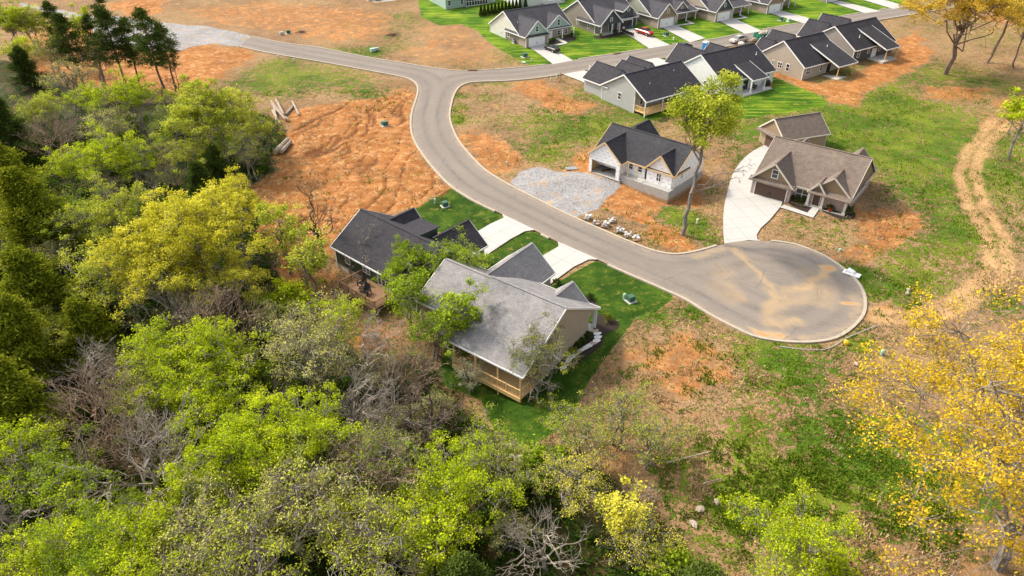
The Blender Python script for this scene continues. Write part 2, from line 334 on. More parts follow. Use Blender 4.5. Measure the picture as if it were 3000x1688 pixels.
CLAY=[(MX(('o',740,280),('o',900,255),('o',1000,240),('o',1035,215),('o',1045,240),('o',1030,290),('o',1036,340),('o',1085,420),('o',1150,490),('o',1060,510),('o',1000,530),('o',850,600),('o',800,760),('o',700,740),('o',650,600),('o',640,470),('o',700,380)),1.,1.5),
 (MX(('o',400,135),('o',500,112),('o',620,122),('o',640,140),('o',560,200),('o',480,235),('o',420,240),('o',300,230),('o',230,215),('o',80,190),('o',20,110),('o',120,60),('o',300,60)),1.,2.5),
 (MX(('o',250,10),('o',330,0),('o',400,-20),('o',420,30),('o',330,40)),.9,2),
 (MX(('1',820,700),('1',1100,670),('1',1240,720),('1',1340,800),('1',1540,900),('1',1400,950),('1',1150,930),('1',1050,830),('1',880,740)),.8,2.),
 (MX(('1',430,1120),('1',700,1100),('1',950,1250),('1',1000,1440),('1',620,1440),('1',480,1280)),.75,2.),
 (MX(('1',1340,1330),('1',1560,1240),('1',1620,1440),('1',1300,1440)),.9,1.2),
 (MX(('2',470,600),('2',700,665),('2',900,700),('2',1170,640),('2',1500,480),('2',1530,330),('2',1650,250),('2',1800,440),('2',1760,540),('2',1560,600),('2',1400,690),('2',1270,760),('2',1240,870),('2',1130,900),('2',950,850),('2',700,750),('2',500,650)),.95,1.5),
 (MX(('2',1700,740),('2',2000,700),('2',2300,750),('2',2400,840),('2',2000,850),('2',1750,830)),.75,3.),
 (MX(('2',2150,140),('2',2576,80),('2',2700,200),('2',2400,220)),.7,3.),
 (MX(('2',1800,0),('2',2300,-30),('2',2300,60),('2',1850,90)),.5,3.),
 (MX(('4',270,620),('4',450,570),('4',620,620),('4',800,690),('4',960,640),('4',1020,480),('4',1080,520),('4',1060,640),('4',950,730),('4',700,700),('4',700,900),('4',500,830),('4',330,770),('4',240,740)),.95,.8),
 (MX(('4',690,850),('4',880,880),('4',1000,960),('4',1000,1080),('4',830,1090),('4',620,1030),('4',560,900)),.8,1.),
 (MX(('4',2380,830),('4',2576,700),('4',2700,820),('4',2576,1100),('4',2350,1130),('4',2180,1160),('4',2250,1040)),.8,1.5),
 (MX(('R',1330,60),('R',1600,0),('R',1820,80),('R',1700,240),('R',1480,380),('R',1200,430),('R',1130,400),('R',1350,280)),.8,1.2),
 (MX(('R',1370,750),('R',1700,740),('R',1900,790),('R',1750,880),('R',1400,860)),.6,1.),
 (MX(('o',1600,850),('o',1720,830),('o',1830,880),('o',1850,960),('o',1700,1000),('o',1580,960),('o',1570,890)),.62,1.5),
 (MX(('o',1150,340),('o',1250,380),('o',1300,430),('o',1250,440),('o',1180,390)),.6,1.),
 (MX(('o',640,760),('o',760,760),('o',1000,830),('o',990,960),('o',900,1000),('o',760,960),('o',660,880)),.75,2.5),
 (MX(('o',900,0),('o',1200,10),('o',1180,60),('o',900,60)),.25,3),
 (MX(('1',180,180),('1',380,140),('1',580,150),('1',560,180),('1',300,212)),.5,1.),
 (MX(('2',2350,830),('2',2576,760),('2',2800,800),('2',2576,1000),('2',2350,1060),('2',2250,1250),('2',2140,1420),('2',2080,1400),('2',2200,1150)),.6,1.2),
 (MX(('o',420,20),('o',700,0),('o',1000,30),('o',980,110),('o',800,110),('o',640,75),('o',500,60)),.55,4.),(MX(('o',980,130),('o',1180,60),('o',1290,140),('o',1240,170),('o',1100,165)),.45,3.),(MX(('o',1020,60),('o',1180,40),('o',1250,90),('o',1050,110)),.4,3.)]
TRACK=[MX(('o',2500,300),('o',2440,370),('o',2410,440),('o',2440,520),('o',2490,600),('o',2490,680),('o',2400,750),('o',2300,790),('o',2200,780)),
       MX(('o',2545,300),('o',2475,370),('o',2450,440),('o',2480,520),('o',2530,600),('o',2535,680),('o',2440,765),('o',2320,815),('o',2200,800))]
FOR=smoothline(MX(('o',-350,150),('o',0,150),('o',120,200),('o',280,255),('o',420,262),('o',520,260),('o',690,300),('o',715,380),('o',640,460),('o',660,560),('o',700,700),('o',780,800),('o',900,880),('o',1050,900),('o',1120,980),('o',1200,1060),('o',1300,1150),('o',1400,1130),('o',1500,1180),('o',1600,1260),('o',1700,1340),('o',1820,1500),('o',1900,1900),('o',-600,2000),('o',-900,900)),2,True)
WEED=[(x,y,r,a) for x,y,r,a in [ # ov px blobs: x,y,radius(m),strength
 (640,200,9,.7),(740,190,10,.75),(850,200,9,.7),(930,230,6,.8),(950,260,4,.9),(700,230,8,.6),(1120,520,6,.6),(1150,240,3,.8),(1150,300,3,1.),(1160,270,3,.8),(1230,207,4,.7),(1300,205,5,.5),
 (1380,290,6,.75),(1440,330,7,.8),(1360,380,7,.75),(1500,300,5,.8),(1430,400,5,.5),(1330,330,7,.45),(1650,270,8,.7),(1600,290,5,.7),(1700,550,4,.8),(1735,560,4,1.),(1690,530,3,1.),(1640,610,2.5,.9),(1760,600,4,.8),(1800,480,3,.5),(1850,400,5,.4),
 (1900,330,9,.85),(2050,330,12,.9),(2150,290,14,.85),(2250,260,12,.8),(2330,310,14,.8),(2200,360,14,.75),(2300,400,14,.7),(2380,350,10,.6),(2150,200,14,.6),(2320,180,16,.6),(2480,220,14,.7),(2520,450,12,.75),(2560,360,9,.7),(2500,100,18,.5),
 (2340,480,9,.7),(2400,560,8,.75),(2350,620,7,.7),(2460,600,6,.8),(2250,640,4,.75),(2330,700,5,.6),(2100,590,6,.4),(2150,690,4,.9),(2210,720,4,.5),(2280,720,5,.6),(2180,870,3,.9),(2500,760,4,.7),
 (1640,790,3,.9),(1730,790,2.5,.8),(1900,880,4,.5),(1970,880,6,.55),(1980,910,3,.9),(1990,970,2,1.),(1850,900,6,.5),(1900,1000,7,.4),(2050,950,6,.35),(1650,900,4,.35),
 (1900,1150,2.7,.85),(2020,1080,2.2,.8),(2100,1080,2.7,.7),(2200,1110,3.4,.75),(2290,1130,4.1,.85),(2200,1190,4.7,.7),(2040,1190,4.1,.75),(1960,1270,4.7,.75),(2350,1190,4.7,.8),(2440,1180,4.1,.9),(1880,1080,1.8,.9),(2000,1330,3.4,.6),(1860,1260,3.4,.7),(2130,1290,5.4,.5),(1800,1330,4.1,.6),(2280,1260,4.1,.6),(2450,1300,5.4,.45),(1750,1120,3.4,.5),(1690,1200,4.1,.5),(2350,1110,4.1,.6),(2120,1180,5.4,.6),(2500,1200,4.1,.7),
 (900,150,8,.65),(960,95,8,.6),(1040,60,9,.6),(1000,120,6,.6),(880,60,6,.5),(1180,165,6,.6),(1290,150,6,.7),(1250,130,5,.6),(1660,260,6,.8),(1520,330,6,.7),(1600,340,7,.7),(1250,300,5,.5),(1230,250,4,.6),(700,160,6,.7),(1900,420,5,.5),(2000,560,5,.4),(2300,760,6,.4),(1560,960,3,.4),(1010,40,6,.8),(850,128,6,.7),(930,130,4,.9),(1400,230,7,.4),(1480,240,7,.6),(1560,250,6,.8),(1500,200,4,.6)]]
wp=[(g('o',x,y),r,a) for x,y,r,a in WEED]
fan=g('o',1170,90)
# grid ---------------------------------------------------------------
rows=list(np.linspace(-140,20,14))
y=27.
while y<265: rows.append(y);y+=max(.18,.0042*y)
while y<4000: rows.append(y);y*=1.12
rows=np.array(rows);NC=720
S=np.linspace(-1,1,NC)
hw=np.where(rows<20,60+np.maximum(0,-rows)*.5,np.maximum(60,rows*.9+34))
GX=(S[None,:]*hw[:,None]);GY=np.repeat(rows[:,None],NC,1)
X=GX.ravel();Y=GY.ravel();N=len(X)
n1=fbm(X,Y,.12,5,1);n2=fbm(X,Y,.5,4,5);n3=fbm(X,Y,1.6,3,9);n4=fbm(X,Y,.03,4,20)
wx=X+(fbm(X,Y,.3,4,31)-.5)*3;wy=Y+(fbm(X,Y,.3,4,41)-.5)*3
clay=np.zeros(N);lawn=np.zeros(N);grav=np.zeros(N);weed=np.zeros(N)
vis=(Y>25)&(Y<300)
def region(P,amt,soft,wob=1.):
    xs=[p[0] for p in P];ys=[p[1] for p in P];k=np.where((X>min(xs)-8)&(X<max(xs)+8)&(Y>min(ys)-8)&(Y<max(ys)+8))[0]
    xx=X[k]+(wx[k]-X[k])*wob;yy=Y[k]+(wy[k]-Y[k])*wob
    return k,amt*ss(polysd(xx,yy,P),-soft,soft)
for P,a,s in CLAY:
    k,v=region(P,a,s*1.5,2.);clay[k]=np.maximum(clay[k],v)
for P in LAWN:
    k,v=region(P,1,.35,.12);lawn[k]=np.maximum(lawn[k],v)
for P,s in ((GR,.7),(GR2,.8),(GR3,.8)):
    k,v=region(P,1,s,.5);grav[k]=np.maximum(grav[k],v)
for T in TRACK:
    k=np.where((X>30)&(X<140)&(Y>50)&(Y<170))[0];v=ss(linesd(wx[k],wy[k],T),2.2,.2)*.4;clay[k]=np.maximum(clay[k],v)
for p,r,a in wp:
    k=np.where((abs(X-p.x)<2*r)&(abs(Y-p.y)<2*r))[0];v=a*np.exp(-((wx[k]-p.x)**2+(wy[k]-p.y)**2)/(r*r));weed[k]=1-(1-weed[k])*(1-v)
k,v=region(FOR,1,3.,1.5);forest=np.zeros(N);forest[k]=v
weed=np.maximum(weed,.2+.3*(n4-.5)*2)*(1-clay*.85)*(1-grav)
weed=np.clip(weed,0,1)
# erosion rills of the bare clay bank
rill=np.zeros(N);k,v=region(CLAY[0][0],1,2.)
rr=np.hypot(X[k]-fan.x,Y[k]-fan.y);an=np.arctan2(Y[k]-fan.y,X[k]-fan.x)
u_=an*62+(fbm(X[k],Y[k],.07,3,77)-.5)*7+(fbm(X[k],Y[k],.3,3,78)-.5)*1.8
a1=1-np.abs(2*vn(u_*.42,rr*.02,50)-1);a2=1-np.abs(2*vn(u_*1.15,rr*.045,51)-1)
rv=ss(a1,.9,.985)+.85*ss(a2,.86,.98)*(fbm(X[k],Y[k],.1,2,60)>.45)
rill[k]=np.clip(rv,0,1)*v*(1-forest[k])
# more rills on the far right slope
k2,v2=region(CLAY[13][0],1,1.);a3=1-np.abs(2*vn(X[k2]*.5+n2[k2]*3,Y[k2]*.18,61)-1);rill[k2]=np.maximum(rill[k2],ss(a3,.9,1)*v2*.7)
edge=np.zeros(N)
Z=tzn(X,Y)
droad=np.full(N,50.);kk=np.where(vis)[0]
dmin=polysd(X[kk],Y[kk],roadP);droad[kk]=-dmin
hard=np.zeros(N)
for nm,P in DW+WK:
    xs=[p[0] for p in P];ys=[p[1] for p in P];k=np.where((X>min(xs)-3)&(X<max(xs)+3)&(Y>min(ys)-3)&(Y<max(ys)+3))[0]
    hard[k]=np.maximum(hard[k],ss(polysd(X[k],Y[k],P),-1.2,-.3))
free=ss(droad,.5,2.)*(1-hard)
Z=Z+free*((n1-.5)*.5*(1-lawn)+(n2-.5)*.25*(1-lawn)*(1-grav*.5)-rill*.24+(clay>.5)*(n3-.5)*.12+forest*(n1-.5)*1.2)
Z=Z-.06*(1-free)-.05*hard-.1*(droad<.2)
Z=np.where(Y>700,Z-(Y-700)*.03,Z)
lawnt=fbm(X,Y,.18,4,90)
V=np.stack([X,Y,Z],1);nr=len(rows)
idx=np.arange(N).reshape(nr,NC);q=np.stack([idx[:-1,:-1],idx[:-1,1:],idx[1:,1:],idx[1:,:-1]],-1).reshape(-1,4)
me=bpy.data.meshes.new('ground');me.vertices.add(N);me.vertices.foreach_set('co',V.astype(np.float32).ravel());nq=len(q)
me.loops.add(nq*4);me.loops.foreach_set('vertex_index',q.astype(np.int32).ravel());me.polygons.add(nq)
me.polygons.foreach_set('loop_start',np.arange(0,nq*4,4,dtype=np.int32));me.polygons.foreach_set('loop_total',np.full(nq,4,np.int32))
me.polygons.foreach_set('use_smooth',np.ones(nq,bool));me.update(calc_edges=True)
def cattr(nm,*ch):
    a=me.color_attributes.new(nm,'FLOAT_COLOR','POINT');c=np.ones((N,4),np.float32)
    for i,x in enumerate(ch): c[:,i]=x
    a.data.foreach_set('color',c.ravel())
cattr('M1',clay,lawn,grav);cattr('M2',weed,forest,rill);ldark=np.zeros(N)
for P in LAWN[3:]:
    k,v=region(P,1,.35,.12);ldark[k]=np.maximum(ldark[k],v)
ldark[k]*=1
trk=np.zeros(N)
for T in TRACK:
    k=np.where((X>30)&(X<140)&(Y>50)&(Y<190))[0];trk[k]=np.maximum(trk[k],ss(linesd(X[k]*.7+wx[k]*.3,Y[k]*.7+wy[k]*.3,T),1.35,.4))
cattr('M3',lawnt,ldark,trk)
t=NT('ground');o=t.obj();m1=t.sep(t.attr('M1').outputs['Color']);m2=t.sep(t.attr('M2').outputs['Color']);m3=t.sep(t.attr('M3').outputs['Color'])
nb=t.noise(o,.07,4,.6);nm=t.noise(o,.45,4,.65);nf=t.noise(o,2.2,4,.7);nx=t.noise(o,7.,2,.75);nc=t.noise(o,.9,4,.6,.6)
dry=t.mix(t.sstep(nb,.4,.6),(.235,.14,.07),(.32,.205,.1));dry=t.mix(t.math('MULTIPLY',t.sstep(nf,.42,.68),.75),dry,(.15,.085,.06))
dry=t.mix(t.math('MULTIPLY',t.sstep(nx,.52,.68),.7),dry,(.5,.36,.21));dry=t.mix(t.math('MULTIPLY',t.sstep(nm,.56,.7),.8),dry,(.5,.3,.13))
dry=t.mix(t.math('MULTIPLY',t.sstep(nc,.57,.66),.7),dry,(.12,.09,.05))
nq=t.noise(o,.17,5,.68,.4)
dry=t.mix(t.math('MULTIPLY',t.sstep(nq,.55,.66),.6),dry,(.17,.1,.06));dry=t.mix(t.math('MULTIPLY',t.sstep(nq,.46,.36),.55),dry,(.44,.24,.1))
cl=t.mix(t.sstep(nm,.38,.62),(.31,.12,.032),(.41,.185,.065));cl=t.mix(t.math('MULTIPLY',t.sstep(nc,.52,.68),.8),cl,(.55,.33,.16));cl=t.mix(t.math('MULTIPLY',t.sstep(nf,.55,.68),.75),cl,(.22,.1,.04));cl=t.mix(t.math('MULTIPLY',t.sstep(nx,.56,.7),.6),cl,(.58,.36,.18))
cf=t.sstep(t.math('ADD',m1[0],t.math('ADD',t.math('MULTIPLY',t.math('SUBTRACT',nf,.5),1.),t.math('MULTIPLY',t.math('SUBTRACT',nm,.5),1.3))),.3,.7)
col=t.mix(cf,dry,cl)
gc=t.mix(t.sstep(nb,.42,.58),(.075,.14,.01),(.17,.21,.018));gc=t.mix(t.math('MULTIPLY',t.sstep(nx,.48,.66),.8),gc,(.03,.07,.012));gc=t.mix(t.math('MULTIPLY',t.sstep(nf,.55,.7),.6),gc,(.25,.31,.05))
wv=t.math('ADD',t.math('MULTIPLY',m2[0],.62),t.math('ADD',t.math('MULTIPLY',t.math('SUBTRACT',nc,.5),1.4),t.math('MULTIPLY',t.math('SUBTRACT',nf,.5),1.6)))
wf=t.sstep(wv,.31,.46)
col=t.mix(wf,col,gc)
col=t.mix(t.math('MULTIPLY',m3[2],t.math('ADD',.35,t.math('MULTIPLY',nf,.9))),col,(.52,.32,.15))
lw=t.mix(t.sstep(m3[0],.4,.62),(.05,.135,.008),(.13,.23,.012));lw=t.mix(t.math('MULTIPLY',t.sstep(nm,.58,.74),.75),lw,(.33,.33,.06));lw=t.mix(t.math('MULTIPLY',t.sstep(nx,.5,.7),.5),lw,(.035,.1,.01))
mpg=t.n('ShaderNodeMapping');t.l(o,mpg.inputs[0]);mpg.inputs['Rotation'].default_value=(0,0,R_(-34));mpg.inputs['Scale'].default_value=(.12,1.1,1.);ns=t.noise(mpg.outputs[0],1.,4,.6);lw=t.mix(t.math('MULTIPLY',t.sstep(ns,.5,.68),.45),lw,(.26,.31,.03));lw=t.mix(t.math('MULTIPLY',t.sstep(ns,.46,.34),.35),lw,(.035,.1,.008))
lw2=t.mix(t.sstep(nm,.4,.62),(.028,.07,.006),(.062,.115,.01));mpg=t.n('ShaderNodeMapping');t.l(o,mpg.inputs[0]);mpg.inputs['Rotation'].default_value=(0,0,R_(-34));mpg.inputs['Scale'].default_value=(.12,1.1,1.);ns=t.noise(mpg.outputs[0],1.,4,.6);lw=t.mix(t.math('MULTIPLY',t.sstep(ns,.5,.68),.45),lw,(.26,.31,.03));lw=t.mix(t.math('MULTIPLY',t.sstep(ns,.46,.34),.35),lw,(.035,.1,.008))
lw2=t.mix(t.math('MULTIPLY',t.sstep(nc,.56,.68),.75),lw2,(.22,.2,.04));mpg=t.n('ShaderNodeMapping');t.l(o,mpg.inputs[0]);mpg.inputs['Rotation'].default_value=(0,0,R_(-34));mpg.inputs['Scale'].default_value=(.12,1.1,1.);ns=t.noise(mpg.outputs[0],1.,4,.6);lw=t.mix(t.math('MULTIPLY',t.sstep(ns,.5,.68),.45),lw,(.26,.31,.03));lw=t.mix(t.math('MULTIPLY',t.sstep(ns,.46,.34),.35),lw,(.035,.1,.008))
lw2=t.mix(t.math('MULTIPLY',t.sstep(nx,.48,.68),.6),lw2,(.02,.055,.006))
lw=t.mix(m3[1],lw,lw2)
lf=t.sstep(t.math('ADD',m1[1],t.math('MULTIPLY',t.math('SUBTRACT',nf,.5),.9)),.38,.62);col=t.mix(lf,col,lw)
vor=t.n('ShaderNodeTexVoronoi');vor.inputs['Scale'].default_value=7.;t.l(o,vor.inputs['Vector'])
gv=t.mix(t.sep(vor.outputs['Color'])[0],(.2,.195,.2),(.42,.41,.41));gv=t.mix(t.sstep(nm,.54,.66),gv,(.42,.3,.19));gv=t.mix(t.math('MULTIPLY',t.sstep(nf,.55,.65),.5),gv,(.17,.16,.16))
gf=t.sstep(t.math('ADD',m1[2],t.math('MULTIPLY',t.math('SUBTRACT',nf,.5),.9)),.4,.62);col=t.mix(gf,col,gv)
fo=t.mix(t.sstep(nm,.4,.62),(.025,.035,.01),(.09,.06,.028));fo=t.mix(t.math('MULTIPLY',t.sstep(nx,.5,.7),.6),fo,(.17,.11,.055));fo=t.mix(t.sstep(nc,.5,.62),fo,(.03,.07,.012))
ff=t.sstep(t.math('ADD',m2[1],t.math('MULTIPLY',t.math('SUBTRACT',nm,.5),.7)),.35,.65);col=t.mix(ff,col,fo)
col=t.mix(t.math('MULTIPLY',m2[2],.85),col,(.13,.045,.018))
col=t.mix(1.,col,t.mix(t.sstep(nq,.35,.65),(.86,.86,.86),(1.1,1.1,1.1)),'MULTIPLY')
h=t.math('ADD',t.math('MULTIPLY',nf,.6),t.math('MULTIPLY',nx,.35));h=t.math('ADD',h,t.math('MULTIPLY',wf,.35))
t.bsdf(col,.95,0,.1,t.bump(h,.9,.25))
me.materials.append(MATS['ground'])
gr=bpy.data.objects.new('ground',me);COL.objects.link(gr);tag(gr,kind='structure')
# road surface -------------------------------------------------------
STB=[(ax,ay,bx,by,w,s) for ax,ay,bx,by,w,s in [ # R-zone strokes
 (400,330,480,450,70,.75),(480,450,600,540,75,.8),(600,540,660,640,75,.85),(660,640,680,760,80,.85),(680,760,660,900,110,.8),(100,390,300,340,60,.7),(830,640,960,630,60,.9),(960,630,1060,540,70,1.),(1060,540,1100,480,50,1.2),(760,920,860,880,90,.8),(560,960,740,1000,70,1.2),(600,880,760,860,60,.6),(740,780,860,720,80,.75),(1210,765,1320,765,36,1.2),(1290,680,1340,860,60,.65),(1000,1000,1300,900,50,.6),(540,960,1000,1010,40,.6),(740,700,765,700,22,1.6),(720,755,735,760,22,1.5),(850,600,1140,560,50,.5),(100,0,200,40,1,.0)]]
st=[(g('R',a,b),g('R',c,d),w*.0175,s) for a,b,c,d,w,s in STB]
def paint_road(x,y):
    wx_=x+(fbm(x,y,.5,4,3)-.5)*2.2;wy_=y+(fbm(x,y,.5,4,13)-.5)*2.2;s=np.zeros(x.shape);dk=np.zeros(x.shape)
    for a,b,w,am in st:
        d=linesd(wx_,wy_,[a.xy,b.xy]);s=np.maximum(s,am*np.exp(-(d/(w*.75))**2))
    # wheel tracks follow the edge
    d=-(-np.minimum(linesd(x,y,leftL),99))
    dk=.7*(np.exp(-((d-2.4)/.5)**2)+np.exp(-((d-5.4)/.5)**2))+.9*vn(d*2.4,fbm(x,y,.05,2,5)*6,33)**2
    bc=g('R',700,640);s=np.maximum(s,.6*ss(np.hypot(wx_-bc[0],wy_-bc[1]),13,5)*ss(fbm(x,y,.22,4,71),.3,.62))
    r=np.zeros((len(x),4));r[:,0]=np.clip(s,0,1.3);r[:,1]=dk;r[:,2]=ss(d,.9,.1);r[:,3]=1;return r
t=NT('asphalt');o=t.obj();m=t.sep(t.attr('Mask').outputs['Color']);nb=t.noise(o,.12,4,.6);nf=t.noise(o,3.,4,.7);nx=t.noise(o,.6,5,.7);no=t.noise(o,14.,3,.7)
col=t.mix(nb,(.195,.165,.14),(.265,.228,.195));col=t.mix(t.math('MULTIPLY',m[1],t.math('MULTIPLY',nx,.85)),col,(.115,.105,.1));col=t.mix(t.math('MULTIPLY',t.sstep(nf,.5,.72),.25),col,(.36,.33,.31))
col=t.mix(t.math('MULTIPLY',t.sstep(no,.55,.7),.3),col,(.11,.1,.1))
sf=t.math('MULTIPLY',m[0],t.math('ADD',.25,t.math('MULTIPLY',nx,1.1)));col=t.mix(t.math('MULTIPLY',t.sstep(sf,.12,.95),.85),col,(.46,.32,.17));col=t.mix(t.sstep(sf,.8,1.02),col,(.5,.22,.08))
col=t.mix(t.math('MULTIPLY',m[2],t.math('MULTIPLY',t.sstep(nx,.4,.6),.6)),col,(.38,.28,.19))
vo=t.n('ShaderNodeTexVoronoi');vo.feature='DISTANCE_TO_EDGE';vo.inputs['Scale'].default_value=.11;wv_=t.n('ShaderNodeVectorMath',operation='ADD');t.l(o,wv_.inputs[0]);t.l(t.noise(o,.5,4,.7,0,True),wv_.inputs[1]);t.l(wv_.outputs[0],vo.inputs['Vector']);ck=t.math('MULTIPLY',t.math('LESS_THAN',vo.outputs['Distance'],.006),t.math('GREATER_THAN',nb,.5));col=t.mix(t.math('MULTIPLY',ck,.28),col,(.07,.065,.06))
t.bsdf(col,.9,0,.2,t.bump(no,.25,.01))
tag(patch('road',roadP,'asphalt',.03,.55,paint_road),kind='structure')
concrete('concrete',(.46,.45,.43));concrete('concrete_old',(.5,.42,.32));plain('kerb',(.4,.35,.28),.9,0,.25,1.5)
# kerbs (gaps at driveways on the far side and left side)
def sweep(P,w,h,side,name='kerb',mat='kerb'):
    mb=MB();n=len(P);L=[]
    for i,p in enumerate(P):
        d=(P[min(i+1,n-1)]-P[max(i-1,0)]).normalized();nn=Vector((-d.y,d.x))*side
        a=p-nn*.05;b=p+nn*w;za=tz(a.x,a.y);L.append((Vector((a.x,a.y,za-.1)),Vector((a.x,a.y,za+h)),Vector((b.x,b.y,za+h)),Vector((b.x,b.y,za-.15))))
    for A,B in zip(L[:-1],L[1:]):
        for j in range(3): mb.face([A[j],A[j+1],B[j+1],B[j]][::1 if side<0 else -1])
    mb.face(L[0]);mb.face(L[-1][::-1]);return tag(mb.build(name,mat),kind='structure')
def indrive(p): return any(polysd(np.array([p.x]),np.array([p.y]),P)[0]>-.9 for nm,P in DW)
def runs(P,side):
    P2=[]
    for a,b in zip(P[:-1],P[1:]):
        m=max(1,int((b-a).length/.8));P2+=[a+(b-a)*(k/m) for k in range(m)]
    P2.append(P[-1]);cur=[]
    for p in P2:
        if indrive(p):
            if len(cur)>2: sweep(cur,.32,.14,side)
            cur=[]
        else: cur.append(p)
    if len(cur)>2: sweep(cur,.32,.14,side)
runs(farL,1);runs(leftL,-1)
for nm,P in DW: tag(patch(nm,P,'concrete',.05,1.),kind='structure')
for nm,P in WK: tag(patch('garden_path',P,'concrete',.054,1.),kind='structure')
plain('rust',(.2,.06,.03),.8)
# ================================================================== HOUSES
siding('side_cream',(.62,.62,.56));siding('side_mint',(.36,.47,.42));siding('side_taupe',(.26,.225,.19));siding('side_char',(.07,.075,.085));siding('side_sage',(.36,.37,.3))
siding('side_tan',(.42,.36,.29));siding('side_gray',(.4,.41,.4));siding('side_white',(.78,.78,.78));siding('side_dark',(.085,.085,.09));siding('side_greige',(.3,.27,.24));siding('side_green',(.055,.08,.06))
siding('side_beige',(.4,.335,.26));siding('shake_tan',(.28,.2,.125));siding('side_shed',(.4,.3,.2))
shingle('roof_black',(.045,.045,.055),(.075,.074,.085));shingle('roof_near_black',(.028,.028,.034),(.05,.048,.056));shingle('roof_brown',(.125,.1,.082),(.19,.155,.13))
shingle('roof_gray',(.185,.182,.184),(.255,.248,.25),stain=(-8.5,-10.5,5.));shingle('roof_construction',(.03,.033,.042),(.058,.056,.062))
brick('brick_red',(.3,.17,.14),(.48,.38,.34));brick('brick_tan',(.3,.2,.15),(.36,.27,.21));block('block');wrap('wrap')
plain('white',(.78,.78,.77),.5,0,.05);plain('offwhite',(.6,.55,.48),.6,0,.08);plain('door_brown',(.1,.06,.045),.5,0,.12);plain('black',(.015,.015,.016),.5,0,.3)
wood('lumber',(.6,.41,.2),(.74,.54,.3));wood('deck_wood',(.72,.47,.2),(.85,.6,.3));wood('old_wood',(.2,.11,.06),(.32,.2,.12));glass('glass');glass('glass_blue',(.06,.09,.11))
plain('concrete_pad',(.5,.49,.46),.9,0,.12);plain('dark_inside',(.05,.045,.04),.9);plain('mulch',(.035,.025,.02),.95,0,.5,8.);plain('metal_gray',(.3,.3,.3),.5,.3)
